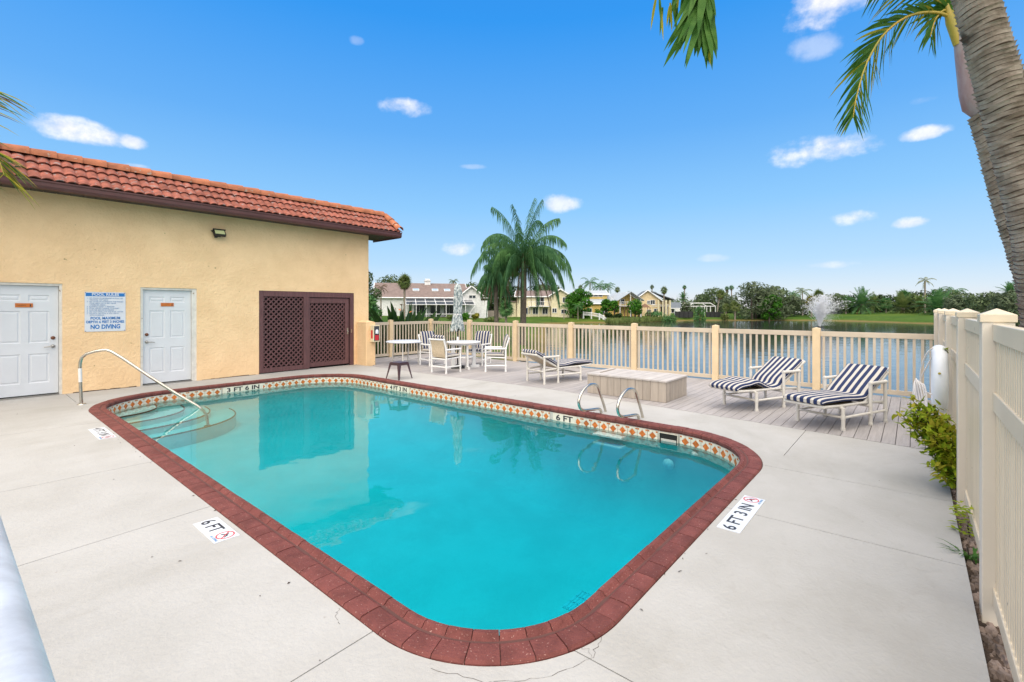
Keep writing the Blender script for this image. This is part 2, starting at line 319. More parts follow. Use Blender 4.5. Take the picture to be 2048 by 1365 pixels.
def build_ground():
    m = MB(); na, nr = 240, 110; R = [1.0 * (3200 / 1.0) ** (i / (nr - 1)) for i in range(nr)]
    vs = []
    for r in R:
        for j in range(na):
            t = YAW + 2 * pi * j / na; x, y = r * cos(t), r * sin(t); vs.append((x, y, ground_z(x, y)))
    fs = [(i * na + j, (i + 1) * na + j, (i + 1) * na + (j + 1) % na, i * na + (j + 1) % na) for i in range(nr - 1) for j in range(na)]
    m.add(vs, fs, 0, True)
    g = bpy.data.materials.new('lawn'); g.use_nodes = True; t = NT(g.node_tree); p = g.node_tree.nodes['Principled BSDF']
    pos = t.n('ShaderNodeNewGeometry').outputs['Position']; s = t.n('ShaderNodeSeparateXYZ'); t.set(s.inputs[0], pos)
    c = t.mix(t.step(t.noise(pos, .06, 4), .35, .7), (.045, .105, .010), (.095, .145, .018)); c = t.mix(t.step(t.noise(pos, 1.3, 5, .7), .35, .8), c, (.03, .06, .010))
    edge = t.m('SUBTRACT', 1, t.step(t.m('ADD', s.outputs[2], t.m('MULTIPLY', t.noise(pos, .25, 3), .35)), -.86, -.52)); c = t.mix(edge, c, (.19, .135, .05))
    c = t.mix(t.m('SUBTRACT', 1, t.step(s.outputs[2], -1.1, -.98)), c, (.03, .025, .018))
    t.set(p.inputs['Base Color'], c); p.inputs['Roughness'].default_value = .95; p.inputs['Specular IOR Level'].default_value = .1
    struct(m.build('ground', [g]))
    w = bpy.data.materials.new('lake_water'); w.use_nodes = True; t = NT(w.node_tree); p = w.node_tree.nodes['Principled BSDF']
    pos = t.n('ShaderNodeNewGeometry').outputs['Position']
    rp = t.n('ShaderNodeVectorMath', operation='MULTIPLY'); t.set(rp.inputs[0], pos); rp.inputs[1].default_value = (1.0, 1.0, 1)
    h = t.m('ADD', t.noise(rp.outputs[0], .9, 3, .5), t.m('MULTIPLY', t.noise(rp.outputs[0], 3.2, 2, .5), .25))
    bn = t.n('ShaderNodeBump'); bn.inputs['Strength'].default_value = .075; bn.inputs['Distance'].default_value = .22; t.set(bn.inputs['Height'], h); t.set(p.inputs['Normal'], bn.outputs[0])
    t.set(p.inputs['Base Color'], (.035, .04, .038)); p.inputs['Roughness'].default_value = .06; p.inputs['IOR'].default_value = 1.33
    m = MB(); L = [pixel_point(930, 12, -1), pixel_point(3400, 12, -1), pixel_point(3400, 120, -1), pixel_point(930, 120, -1)]; m.quad(*L)
    struct(m.build('lake_water', [w]))
build_ground()

# ------------------------------------------------------------------ pool geometry
PX0, PX1, PY0, PY1 = 1.385, 6.50, 1.18, 11.43
RADII = (.88, 1.25, 1.30, 1.50)      # corners: near-left, near-right, far-right, far-left (walking counter-clockwise)
def pool_path(inset, step=.04):
    """closed outline [(x, y, nx, ny, s)]: n points out of the pool, s is the length walked along the outer line"""
    out = []; s = 0
    cs = [(PX0, PY0, RADII[0], 180), (PX1, PY0, RADII[1], 270), (PX1, PY1, RADII[2], 0), (PX0, PY1, RADII[3], 90)]
    sg = [(1, 1), (-1, 1), (-1, -1), (1, -1)]
    for i in range(4):
        x, y, r, a0 = cs[i]; cx, cy = x + sg[i][0] * r, y + sg[i][1] * r; n = max(6, int(r * pi / 2 / step))
        for j in range(n + 1):
            a = rad(a0 + 90 * j / n); out.append((cx + (r - inset) * cos(a), cy + (r - inset) * sin(a), cos(a), sin(a), s + r * (a - rad(a0))))
        s += r * pi / 2
        x2, y2, r2, a2 = cs[(i + 1) % 4]; cx2, cy2 = x2 + sg[(i + 1) % 4][0] * r2, y2 + sg[(i + 1) % 4][1] * r2
        L = hypot(cx2 + r2 * cos(rad(a2)) - cx - r * cos(rad(a0 + 90)), cy2 + r2 * sin(rad(a2)) - cy - r * sin(rad(a0 + 90)))
        s += L
    return out, s
def path_at(P, total, s):
    s %= total
    for i in range(len(P)):
        a = P[i]; b = P[(i + 1) % len(P)]; sb = b[4] if i + 1 < len(P) else total
        if a[4] <= s <= sb + 1e-9:
            f = (s - a[4]) / max(1e-9, sb - a[4]); nx, ny = a[2] + (b[2] - a[2]) * f, a[3] + (b[3] - a[3]) * f; l = hypot(nx, ny)
            return a[0] + (b[0] - a[0]) * f, a[1] + (b[1] - a[1]) * f, nx / l, ny / l
    return P[0][:4]
OUTER, TOTAL = pool_path(0.0)
WATER_Z = -.165; TILE_IN = .20
def floor_z(y): return -.74 - .62 * max(0, min(1, (9.2 - y) / 5.5))

# concrete deck: one sheet with the pool cut out, sawn into slabs
def build_deck():
    import bmesh
    bm = bmesh.new()
    out = [(-7, -.262), (7.30, -.262), (7.45, 1.2), (7.55, 2.3), (7.74, 4.4), (7.86, 5.7), (7.80, 7.4), (7.70, 9.0), (7.66, 11.95), (7.66, 12.6), (-7, 12.6)]
    hole = [(p[0] + p[2] * .004, p[1] + p[3] * .004) for p in OUTER]
    es = []
    for loop in (out, hole):
        vs = [bm.verts.new((x, y, 0)) for x, y in loop]; es += [bm.edges.new((vs[i], vs[(i + 1) % len(vs)])) for i in range(len(vs))]
    bmesh.ops.triangle_fill(bm, use_beauty=True, edges=es, normal=(0, 0, 1))
    inside = lambda c: PX0 + .25 < c.x < PX1 - .25 and PY0 + .25 < c.y < PY1 - .25
    bmesh.ops.delete(bm, geom=[f for f in bm.faces if inside(f.calc_center_median())], context='FACES')
    cuts = [((-.02, 1), (0, 2.075), lambda c: c.x < 2.3), ((1, .01), (1.945, 0), lambda c: c.y < 2), ((1, .03), (4.17, 0), lambda c: c.y < 2), ((1, 0), (5.505, 0), lambda c: c.y < 2), ((-.09, 1), (0, 4.34), lambda c: c.x < 1.6), ((0, 1), (0, 6.24), lambda c: c.x < 1.6),
            ((0, 1), (0, 9.0), lambda c: c.x < 1.6), ((0, 1), (0, 1.1), lambda c: c.x > 6.3), ((1, 0), (.05, 0), lambda c: c.x < 1.2), ((0, 1), (0, 4.0), lambda c: c.x > 6.3), ((0, 1), (0, 7.2), lambda c: c.x > 6.3), ((1, 0), (3.95, 0), lambda c: c.y > 11.2), ((1, 0), (1.38, 0), lambda c: c.y > 11.2)]
    for n, p, cond in cuts:
        n = Vector((*n, 0)).normalized(); p = Vector((*p, 0)); fs = [f for f in bm.faces if cond(f.calc_center_median())]
        geom = set(fs); [geom.update(f.edges) for f in fs]; [geom.update(f.verts) for f in fs]
        r = bmesh.ops.bisect_plane(bm, geom=list(geom), plane_co=p, plane_no=n, dist=1e-5)
        ce = [e for e in r['geom_cut'] if isinstance(e, bmesh.types.BMEdge) and len(e.link_faces) == 2]
        r2 = bmesh.ops.split_edges(bm, edges=ce)
        for v in {v for e in r2['edges'] for v in e.verts}:
            if not v.link_faces or len(v.link_edges) < 2: continue
            c = sum((f.calc_center_median() for f in v.link_faces), Vector()) / len(v.link_faces); s = (c - p).dot(n)
            if abs((v.co - p).dot(n)) < 1e-4: v.co += n * (.0035 if s > 0 else -.0035)
    seen = set(); root = bpy.data.objects.new('pool_deck', None); COL.objects.link(root); struct(root)
    for f in list(bm.faces):
        if f in seen: continue
        st = [f]; isl = []; seen.add(f)
        while st:
            q = st.pop(); isl.append(q)
            for e in q.edges:
                for g in e.link_faces:
                    if g not in seen: seen.add(g); st.append(g)
        m = MB(); idx = {}; tv = []
        for q in isl:
            for v in q.verts:
                if v not in idx: idx[v] = len(tv); tv.append(v.co.copy())
        n = len(tv); fs = [tuple(idx[v] for v in (q.verts if q.normal.z >= 0 else reversed(q.verts))) for q in isl]; be = {}
        for a in fs:
            for i in range(len(a)): be[(a[i], a[(i + 1) % len(a)])] = 1
        sd_ = [(a, n + a, n + b, b) for (a, b) in be if (b, a) not in be]
        m.add(tv + [(v.x, v.y, -.05) for v in tv], fs + [tuple(reversed(q)) for q in sd_]); m.build('slab', 'concrete', root)
    bm.free()
    m = MB(); m.b2(-7, 1.2, -.25, 12.5, -.12, -.035); m.b2(6.7, 7.2, -.25, 12.0, -.12, -.035); m.b2(1.2, 6.7, -.25, 1.1, -.12, -.035); m.b2(1.2, 6.7, 11.5, 12.5, -.12, -.035); m.build('joint_bed', 'mulch', root)
build_deck()

POOL = bpy.data.objects.new('swimming_pool', None); COL.objects.link(POOL); struct(POOL)
def build_pool():
    # basin
    P0, _ = pool_path(TILE_IN - .004, .08); acc0 = []; L0 = 0
    for i in range(len(P0)): acc0.append(L0); L0 += hypot(P0[(i + 1) % len(P0)][0] - P0[i][0], P0[(i + 1) % len(P0)][1] - P0[i][1])
    PQ = [(*p[:4], acc0[i]) for i, p in enumerate(P0)]; P = [path_at(PQ, L0, L0 * i / 240) for i in range(240)]; n = len(P)
    m = MB(); vs = []
    for z in (.0, -.21): vs += [(p[0], p[1], z) for p in P]
    m.add(vs, [(i, n + i, n + (i + 1) % n, (i + 1) % n) for i in range(n)], 1)
    vs = []; rc = .62; lv = [(0, 1)] + [(1 - cos(rad(a)), 1 - sin(rad(a))) for a in range(0, 91, 10)]      # wall, then a wide cove into the floor
    for o, zf in lv:
        for p in P:
            fz = floor_z(p[1] - p[3] * o * rc); top = -.21; z = top if (o, zf) == (0, 1) and lv.index((o, zf)) == 0 else fz + min(rc, (top - fz) * .85) * zf
            vs.append((p[0] - p[2] * (.002 + o * rc), p[1] - p[3] * (.002 + o * rc), z + (-.005 if o > .98 else 0)))
    m.add(vs, [(r * n + i, (r + 1) * n + i, (r + 1) * n + (i + 1) % n, r * n + (i + 1) % n) for r in range(len(lv) - 1) for i in range(n)], 0, True)
    m.build('basin_wall', ['plaster', 'grout'], POOL)
    m = MB(); rows = 26; ys = [PY0 + .1 + (PY1 - PY0 - .2) * i / rows for i in range(rows + 1)]
    m.add([(x, y, floor_z(y)) for y in ys for x in (PX0, PX1)], [(2 * i, 2 * i + 1, 2 * i + 3, 2 * i + 2) for i in range(rows)], 0, True); m.build('basin_floor', 'plaster', POOL)
    # corner steps: quarter rounds fanning from the far corner
    cx, cy = PX0 + TILE_IN, PY1 - TILE_IN
    ST = [(.92, .87, -.22), (1.36, 1.08, -.31), (1.78, 1.38, -.40), (2.22, 1.70, -.50)]
    for i, (a, b, z) in enumerate(ST):
        pts = [(cx + a * cos(t) ** .8, cy - b * sin(t) ** .8) for t in (pi / 2 * j / 20 for j in range(21))]
        m = MB(); m.ngon([(cx - .05, cy + .05), (cx - .05, cy - b)] + pts[::-1] + [(cx + a, cy + .05)], -1.0, z); st = m.build('step', 'plaster', POOL)
        m = MB(); m.tube([(x, y, z + .001) for x, y in pts], .013, 6); m.build('edge_trim', 'brown', st)
    # coping bricks
    prof = [(0.0, -.045), (.0, .004), (.012, .016), (.05, .018), (.118, .017), (.140, .004), (.158, .014), (.178, .030), (.203, .028), (.217, .010), (.215, -.02), (.198, -.045)]
    NB = int(TOTAL / .168); w = TOTAL / NB
    for i in range(NB):
        s0, s1 = i * w + .0028, (i + 1) * w - .0028; m = MB(); vs = []; dz = random.uniform(-.002, .002); nk = 3
        for q in range(nk):
            x, y, nx, ny = path_at(OUTER, TOTAL, s0 + (s1 - s0) * q / (nk - 1)); vs += [(x - nx * (o - random.uniform(0, .003) * (o < .01)), y - ny * (o), z + dz) for o, z in prof]
        npf = len(prof); fs = [(q * npf + j, (q + 1) * npf + j, (q + 1) * npf + (j + 1) % npf, q * npf + (j + 1) % npf) for q in range(nk - 1) for j in range(npf)] + [tuple(range(npf)), tuple(range((nk - 1) * npf, nk * npf))[::-1]]
        m.add(vs, fs, 0); m.build('brick', 'cop', POOL)
    m = MB(); vs = []; n = len(OUTER)
    for o, z in ((.004, -.04), (.004, .008), (.19, .008), (.19, -.04)): vs += [(p[0] - p[2] * o, p[1] - p[3] * o, z) for p in OUTER]
    m.add(vs, [(r * n + i, (r + 1) * n + i, (r + 1) * n + (i + 1) % n, r * n + (i + 1) % n) for r in range(3) for i in range(n)]); m.build('mortar_bed', 'mortar', POOL)
    # waterline tiles
    t = .148; h = t / 2; m = MB(); m.box((0, -.003, 0), (t, .006, t), 0, 2)
    def pc(pts, mi, y=-.0075): m.add([(a, y, b) for a, b in pts] + [(a, -.006, b) for a, b in pts], [tuple(range(len(pts)))] + [(i, i + len(pts), (i + 1) % len(pts) + len(pts), (i + 1) % len(pts)) for i in range(len(pts))], mi)
    q = .050; g = .003
    for sx in (1, -1):
        for szz in (1, -1):
            l = [(sx * (g), szz * (q + g * 1.4)), (sx * (q + g * 1.4), szz * g), (sx * (h - .001), szz * g), (sx * (h - .001), szz * (h - .001)), (sx * g, szz * (h - .001))]
            pc(l if sx * szz < 0 else l[::-1], 0)
    pc([(0, -q), (q, 0), (0, q), (-q, 0)][::1], 1, -.0085)
    for sx in (1, -1): a, b = sorted((sx * (h - .026), sx * (h - .002))); pc([(a, h - .026), (b, h - .026), (b, h - .006), (a, h - .006)], 1, -.0095)
    me = m.mesh('tile', ['tilew', 'tileo', 'grout'])
    TP, _ = pool_path(TILE_IN); np_ = len(TP); acc = []; L = 0
    for i in range(np_): acc.append(L); L += hypot(TP[(i + 1) % np_][0] - TP[i][0], TP[(i + 1) % np_][1] - TP[i][1])
    TQ = [(*p[:4], acc[i]) for i, p in enumerate(TP)]; NT_ = round(L / .1525); w = L / NT_
    skip = [(6.30, 8.27, 8.92, 'x'), (6.30, 4.08, 4.40, 'x'), (3.77, 4.45, 11.23, 'y'), (6.30, 2.40, 2.66, 'x')]
    for i in range(NT_):
        x, y, nx, ny = path_at(TQ, L, (i + .5) * w)
        if x > 6.2 and any(a - .05 < y < b + .05 for _, a, b, c in skip if c == 'x'): continue
        if y > 11.1 and 3.77 - .05 < x < 4.45 + .05: continue
        link('tile', me, POOL, 0, (x, y, -.125), atan2(ny, nx) - pi / 2)
    # depth markers in the tile line
    m = MB(); m.b2(3.70, 4.52, 11.220, 11.232, -.20, -.048); o = m.build('depth_tile', 'tilew', POOL); text('lettering', "3 FT 6 IN", .125, 'ink', o, frame((4.11, 11.2185, -.115), (1, 0, 0), (0, 0, 1)), .003, .66, 1.0)
    for y0, y1, tx, w in ((8.21, 8.98, "4 FT 3 IN", .60), (4.02, 4.46, "6 FT", .32)):
        m = MB(); m.b2(6.290, 6.302, y0, y1, -.20, -.048); o = m.build('depth_tile', 'tilew', POOL); text('lettering', tx, .125, 'ink', o, frame((6.2885, (y0 + y1) / 2, -.115), (0, -1, 0), (0, 0, 1)), .003, w, 1.0)
    # skimmer mouth, wall fittings, treads, drain
    m = MB(); y0, y1, z0, z1 = 2.41, 2.66, -.20, -.062
    for a in ((6.276, 6.29, y0 - .008, y0, z0, z1), (6.276, 6.29, y1, y1 + .008, z0, z1), (6.276, 6.29, y0 - .008, y1 + .008, z1, z1 + .007)): m.b2(*a, 1)
    m.b2(6.284, 6.289, y0, y1, z0, z1, 0); m.b2(6.279, 6.2835, y0 + .015, y1 - .02, z0, -.135, 2); m.build('skimmer', ['dark', 'tilew', 'grout'], POOL)
    for y, z, r in ((2.52, -.46, .075), (2.17, -.26, .04)):
        m = MB(); m.lathe([(.001, .02), (r * .5, .02), (r * .55, .012), (r, .01), (r, 0)], seg=20); me2 = m.mesh('wall_fitting', 'white'); me2.transform(frame((6.245, y, z), (0, -1, 0), (0, 0, 1))); link('wall_fitting', me2, POOL)
    for z in (-.20, -.33): m = MB(); m.b2(6.12, 6.28, 3.16, 3.62, z - .03, z); m.build('tread', 'white', POOL, .008)
    m = MB(); fz = floor_z(2.5) + .012
    for i in range(9): m.box((4.13, 2.36 + i * .038, fz), (.34, .014, .012))
    for i in range(4): m.box((3.96 + i * .113, 2.512, fz), (.012, .33, .012))
    m.b2(3.95, 4.31, 2.33, 2.69, fz - .012, fz - .0015); m.build('drain_grate', 'pvc', POOL)
build_pool()

def build_water():
    wm = bpy.data.materials.new('pool_water'); wm.use_nodes = True; t = NT(wm.node_tree); t.t.nodes.clear()
    pos = t.n('ShaderNodeNewGeometry').outputs['Position']; h = t.m('ADD', t.noise(pos, 1.6, 2, .5), t.m('MULTIPLY', t.noise(pos, 6, 2, .5), .12))
    bn = t.n('ShaderNodeBump'); bn.inputs['Strength'].default_value = .05; bn.inputs['Distance'].default_value = .12; t.set(bn.inputs['Height'], h)
    fr = t.n('ShaderNodeFresnel'); fr.inputs[0].default_value = 1.5; t.set(fr.inputs[1], bn.outputs[0])
    tr = t.n('ShaderNodeBsdfTransparent'); gl = t.n('ShaderNodeBsdfGlossy'); gl.inputs['Roughness'].default_value = .01; t.set(gl.inputs['Normal'], bn.outputs[0])
    mx = t.n('ShaderNodeMixShader'); t.set(mx.inputs[0], fr.outputs[0]); t.t.links.new(tr.outputs[0], mx.inputs[1]); t.t.links.new(gl.outputs[0], mx.inputs[2])
    va = t.n('ShaderNodeVolumeAbsorption'); va.inputs['Color'].default_value = (.0, .905, .955, 1); va.inputs['Density'].default_value = 1.35
    o = t.n('ShaderNodeOutputMaterial'); t.t.links.new(mx.outputs[0], o.inputs[0]); t.t.links.new(va.outputs[0], o.inputs[1])
    P, _ = pool_path(TILE_IN - .012, .1); n = len(P); m = MB()
    m.add([(p[0], p[1], WATER_Z) for p in P] + [(p[0] + p[2] * .015, p[1] + p[3] * .015, -1.6) for p in P], [tuple(range(n)), tuple(range(n, 2 * n))[::-1]] + [(i, n + i, n + (i + 1) % n, (i + 1) % n) for i in range(n)])
    struct(m.build('pool_water', [wm]))
build_water()

m = MB(); random.seed(3)        # hairline cracks round the deep end and leaf litter on the concrete
def crack(pts, w=.0021):
    P = [Vector((x, y, .0012)) for x, y in pts]; Q = []
    for a, b in zip(P, P[1:]): Q += [a.lerp(b, i / 6) + Vector((random.gauss(0, .006), random.gauss(0, .006), 0)) for i in range(6)]
    Q.append(P[-1])
    for a, b in zip(Q, Q[1:]):
        n = (b - a).cross(Vector((0, 0, 1))).normalized() * w * random.uniform(.3, 1) * .5; m.quad(a - n, b - n, b + n, a + n)
for c in ([(1.41, 1.677), (1.502, 1.456), (1.542, 1.409), (1.729, 1.236), (1.95, 1.15)], [(1.95, 1.15), (1.99, 1.235)], [(1.95, 1.15), (2.1, 1.19)], [(1.365, 2.4), (1.32, 2.36), (1.30, 2.28)]): crack(c)
m.build('crack', 'mulch', bpy.data.objects['pool_deck'])
m = MB()
for i in range(150):
    x, y = random.uniform(-.2, 7.2), random.uniform(-.2, 12)
    if random.random() < .5: s_ = random.uniform(0, TOTAL); q = path_at(OUTER, TOTAL, s_); o_ = abs(random.gauss(.01, .05)); x, y = q[0] + q[2] * o_, q[1] + q[3] * o_
    if PX0 < x < PX1 and PY0 < y < PY1 and not (abs(x - PX0) < .01): continue
    if x > interp([(-.3, 7.30), (4.4, 7.7), (12, 7.6)], y): continue
    a = random.uniform(0, 6.28); l = random.uniform(.004, .014); w = l * random.uniform(.2, .5); c, s_ = cos(a), sin(a); m.add([(x - c * l, y - s_ * l, .003), (x + s_ * w, y - c * w, .005), (x + c * l, y + s_ * l, .004), (x - s_ * w, y + c * w, .008)], [(0, 1, 2, 3)])
o = struct(m.build('leaf_litter', 'mulch'), 'stuff'); o['label'] = 'tiny brown leaf scraps scattered over the pale concrete pool deck'
# ------------------------------------------------------------------ wood deck and planting strip
EDGE = [(-.3, 7.30), (1.2, 7.45), (2.3, 7.55), (4.4, 7.74), (5.7, 7.86), (7.4, 7.80), (9.0, 7.70), (11.9, 7.66), (11.96, 7.97), (12.44, 8.05), (20, 8.05)]
wood = bpy.data.objects.new('wood_deck', None); COL.objects.link(wood); struct(wood)
y = -.255; pitch = .1385
while y < 13.5:
    x0 = max(interp(EDGE, y), interp(EDGE, y + pitch)) + .006; m = MB(); m.b2(x0, 11.33, y + .0035, y + pitch - .0035, -.03, .0); m.build('board', 'board', wood); y += pitch
m = MB(); m.b2(7.28, 11.30, -.25, 13.45, -.30, -.06); m.build('gap_shade_sheet', 'dark', wood)  # dark sheet below the boards, standing in for shade in the gaps
m = MB(); m.b2(-6, 11.3, -1.6, -.266, -.30, -.055); struct(m.build('planting_bed', 'mulch'))
m = MB()
for i in range(2600):
    x, yy = random.uniform(1.5, 7.2), random.uniform(-.62, -.275); r = random.uniform(.008, .03); a = random.uniform(0, 6.3)
    vs = [Vector((r * 1.3 * cos(a + q), r * sin(a + q) * .9, 0)) for q in (0, 1.4, 2.9, 4.5)]; h = r * random.uniform(.5, 1)
    m.add([(x + v.x, yy + v.y, -.055) for v in vs] + [(x + v.x * .5, yy + v.y * .5, -.055 + h) for v in vs], [(4, 5, 6, 7), (0, 1, 5, 4), (1, 2, 6, 5), (2, 3, 7, 6), (3, 0, 4, 7)])
o = m.build('bed_gravel', 'stone'); struct(o, 'stuff'); o['label'] = 'brown gravel and wood chips along the foot of the beige vinyl fence'

# ------------------------------------------------------------------ the pool house
WY = 12.45
def build_house():
    B = thing('pool_house', 'yellow stucco pool house with clay roof tiles, two white doors and a lattice gate', 'building')
    xs = sorted([-4, .33, 1.34, 2.54, 3.576, 4.916, 7.547, 8.03]); zs = [-.05, .0, 2.095, 2.12, 3.85]
    op = [(.33, 1.34, 0, 2.12), (2.54, 3.576, 0, 2.095), (4.916, 7.547, 0, 2.095)]
    m = MB()
    for x0, x1 in zip(xs, xs[1:]):
        for z0, z1 in zip(zs, zs[1:]):
            if any(a <= x0 and x1 <= b and c <= z0 and z1 <= d for a, b, c, d in op): continue
            m.quad((x0, WY, z0), (x1, WY, z0), (x1, WY, z1), (x0, WY, z1))
    dp = .13
    for a, b, c, d in op:
        m.quad((a, WY, c), (a, WY, d), (a, WY + dp, d), (a, WY + dp, c)); m.quad((b, WY, d), (b, WY, c), (b, WY + dp, c), (b, WY + dp, d)); m.quad((a, WY, d), (b, WY, d), (b, WY + dp, d), (a, WY + dp, d))
    m.quad((8.03, WY, -.5), (8.03, 20, -.5), (8.03, 20, 3.85), (8.03, WY, 3.85)); m.quad((-4, 20, -.5), (-4, WY, -.5), (-4, WY, 3.85), (-4, 20, 3.85)); m.quad((8.03, 20, -.5), (-4, 20, -.5), (-4, 20, 3.85), (8.03, 20, 3.85))
    m.quad((-4, WY, 3.85), (8.03, WY, 3.85), (8.03, 20, 3.85), (-4, 20, 3.85))
    m.build('wall', 'stucco', B)
    m = MB(); m.b2(4.6, 7.9, WY + .6, WY + .62, 0, 3); m.b2(4.6, 7.9, WY + .14, WY + .62, -.04, .004); m.b2(4.6, 4.62, WY + .14, WY + .62, 0, 3); m.b2(7.88, 7.9, WY + .14, WY + .62, 0, 3); m.b2(4.6, 7.9, WY + .14, WY + .62, 2.5, 2.52); m.build('closet', 'dark', B)  # walls painted near-black for the unlit room behind the lattice
    m = MB(); x = -3.9
    while x < 7.6:
        w = random.uniform(.05, .22)
        if not any(a - .02 < x + w and x < b + .02 for a, b, _, _ in op): m.b2(x, x + w, WY - .010 * random.random() - .002, WY - .001, 0, random.uniform(.003, .018))
        x += w
    m.build('base_dirt', 'mulch', B)['kind'] = 'stuff'
    # doors
    for i, (x0, x1, zt) in enumerate(((.33, 1.34, 2.12), (2.54, 3.576, 2.095))):
        d = bpy.data.objects.new('door', None); COL.objects.link(d); d.parent = B; d.location = (x0, WY, 0)
        w = x1 - x0; m = MB(); f = .045; fr = (.045, .095)[i]
        m.b2(0, f, .02, .14, 0, zt - .001); m.b2(w - fr, w, .02, .14, 0, zt - .001); m.b2(f + .001, w - fr - .001, .02, .14, zt - f, zt - .001); m.build('frame', 'doorframe', d)
        lx0, lx1, z0, z1, ly = f + .004, w - fr - .004, .035, zt - f - .005, .075
        m = MB(); lw = lx1 - lx0; col = [(lx0 + lw * .135, lx0 + lw * .445), (lx0 + lw * .555, lx0 + lw * .865)]; rows = [(.25, .80), (1.0, 1.60), (1.78, 1.90)]
        cx_ = sorted([lx0, lx1] + [v for c in col for v in c]); cz = sorted([z0, z1] + [v for r in rows for v in r])
        for a, b in zip(cx_, cx_[1:]):
            for c, e in zip(cz, cz[1:]):
                if (a, b) in col and (c, e) in rows:
                    k1, k2, k3, k4 = .014, .030, .044, .058; lv = [(0, 0), (k1, .010), (k2, .010), (k3, .0035)]
                    R_ = [[(a + q, ly + y_, c + q), (b - q, ly + y_, c + q), (b - q, ly + y_, e - q), (a + q, ly + y_, e - q)] for q, y_ in lv]
                    for p, q in zip(R_, R_[1:]):
                        for j in range(4): m.add([p[j], p[(j + 1) % 4], q[(j + 1) % 4], q[j]], [(0, 1, 2, 3)])
                    m.add(R_[-1], [(0, 1, 2, 3)])
                else: m.quad((a, ly, c), (b, ly, c), (b, ly, e), (a, ly, e))
        m.b2(lx0, lx1, ly + .012, ly + .04, z0, z1); m.build('leaf', 'doorw', d)
        m = MB(); m.b2(f + .002, w - fr - .002, -.01, .12, .001, .022); m.build('threshold', 'nickel', d)
        sg = (1, -1)[i]; hx = lx1 - .075 if i == 0 else lx0 + .075
        m = MB(); m.lathe([(.001, .03), (.02, .03), (.032, .012), (.034, 0)], seg=16); R = frame((hx, ly - .001, .925), (1, 0, 0), (0, 0, 1)); me = m
        hm = MB(); hm.add([R @ Vector(v) for v in m.v], m.f, 0, True); hm.tube([(hx, ly - .03, .925), (hx, ly - .055, .925), (hx - sg * .03, ly - .062, .927), (hx - sg * .13, ly - .058, .915)], [.012, .012, .011, .008], 8); hm.build('handle', 'nickel', d)
        R = frame((hx, ly - .001, 1.085), (1, 0, 0), (0, 0, 1)); hm = MB(); hm.add([R @ Vector(v) for v in m.v], m.f, 0, True); hm.build('deadbolt', 'rust', d)
        px = (.50, .487)[i]; pw, ph, pz = ((.23, .075, 1.705), (.235, .076, 1.73))[i]; pxx = (.83 - .33, 3.03 - 2.54)[i]
        m = MB(); m.b2(pxx - pw / 2, pxx + pw / 2, ly - .012, ly - .001, pz - ph / 2, pz + ph / 2); pl = m.build('name_plate', 'brass', d, .002)
        m = MB(); xx = pxx + pw * .36; m.ball((xx, ly - .013, pz + .018), .007, 8, 4, sq=(1, .3, 1)); m.b2(xx - .008, xx + .008, ly - .0145, ly - .0122, pz - .024, pz + .009); m.build('figure_mark', 'ink', pl)
        if i == 0: m = MB(); [m.b2(pxx - pw * .36 + j * .018, pxx - pw * .36 + j * .018 + .012, ly - .0135, ly - .0122, pz - .006, pz + .004) for j in range(6)]; m.build('faded_print', 'rust', pl)
    # lattice gate: fixed bay and the door bay
    G = bpy.data.objects.new('lattice_gate', None); COL.objects.link(G); G.parent = B
    y0, y1 = WY + .005, WY + .075
    for nm, a in (('post', (4.918, 5.03, y0, y1, .02, 2.093)), ('mullion', (6.056, 6.216, y0, y1, .02, 1.95)), ('post', (7.43, 7.545, y0, y1, .0, 2.093)), ('head_rail', (5.031, 7.429, y0, y1, 1.951, 2.093)), ('bottom_rail', (5.031, 6.055, y0, y1, .02, .135)),
                  ('stile', (6.217, 6.247, y0 + .03, y1 + .02, .05, 1.935)), ('stile', (7.288, 7.40, y0 + .03, y1 + .02, .05, 1.935)), ('door_rail', (6.248, 7.287, y0 + .03, y1 + .02, 1.795, 1.935)), ('door_rail', (6.248, 7.287, y0 + .03, y1 + .02, .05, .16))):
        m = MB(); m.b2(*a); m.build(nm, 'plum', G, .004)
    for (xa, xb, za, zb, yy) in ((5.03, 6.056, .135, 1.951, y0 + .03), (6.247, 7.288, .16, 1.795, y0 + .058)):
        for sgn in (1, -1):
            c = -3.0
            while c < 3.2:
                # line z = sgn * x + k, clipped to the bay
                pts = []; kx = (za + zb) / 2 - sgn * (xa + xb) / 2 + c
                lo = max(xa, min((za - kx) / sgn, (zb - kx) / sgn)); hi = min(xb, max((za - kx) / sgn, (zb - kx) / sgn))
                if hi - lo > .03:
                    L = (hi - lo) * 1.4142; cxm = (lo + hi) / 2; m = MB(); m.box((cxm, yy + (.0 if sgn > 0 else .0085), sgn * cxm + kx), (L, .008, .034), 0, 0, Matrix.Rotation(-sgn * pi / 4, 3, 'Y')); m.build('slat', 'plum', G)
                c += .128
    m = MB(); m.b2(7.335, 7.375, y0 + .012, y0 + .029, .90, 1.08); m.ball((7.355, y0 + .002, .98), .022, 10, 6); m.b2(7.45, 7.475, y0 - .012, y0 - .001, .94, 1.04); m.build('latch', 'nickel', G)
    # buttress at the corner
    m = MB(); m.b2(7.63, 7.94, 11.95, WY - .002, -.04, 1.24); m.add([(7.63, 11.95, 1.2401), (7.94, 11.95, 1.2401), (7.94, WY - .002, 1.2401), (7.63, WY - .002, 1.2401), (7.785, 12.1, 1.30), (7.785, WY - .002, 1.30)], [(0, 1, 4), (1, 2, 5, 4), (3, 0, 4, 5)]); m.build('buttress', 'stucco', B, .015)
    # roof edge: gutter, soffit, tiles
    XE = 8.83; XW = -3.6; YE = 11.97
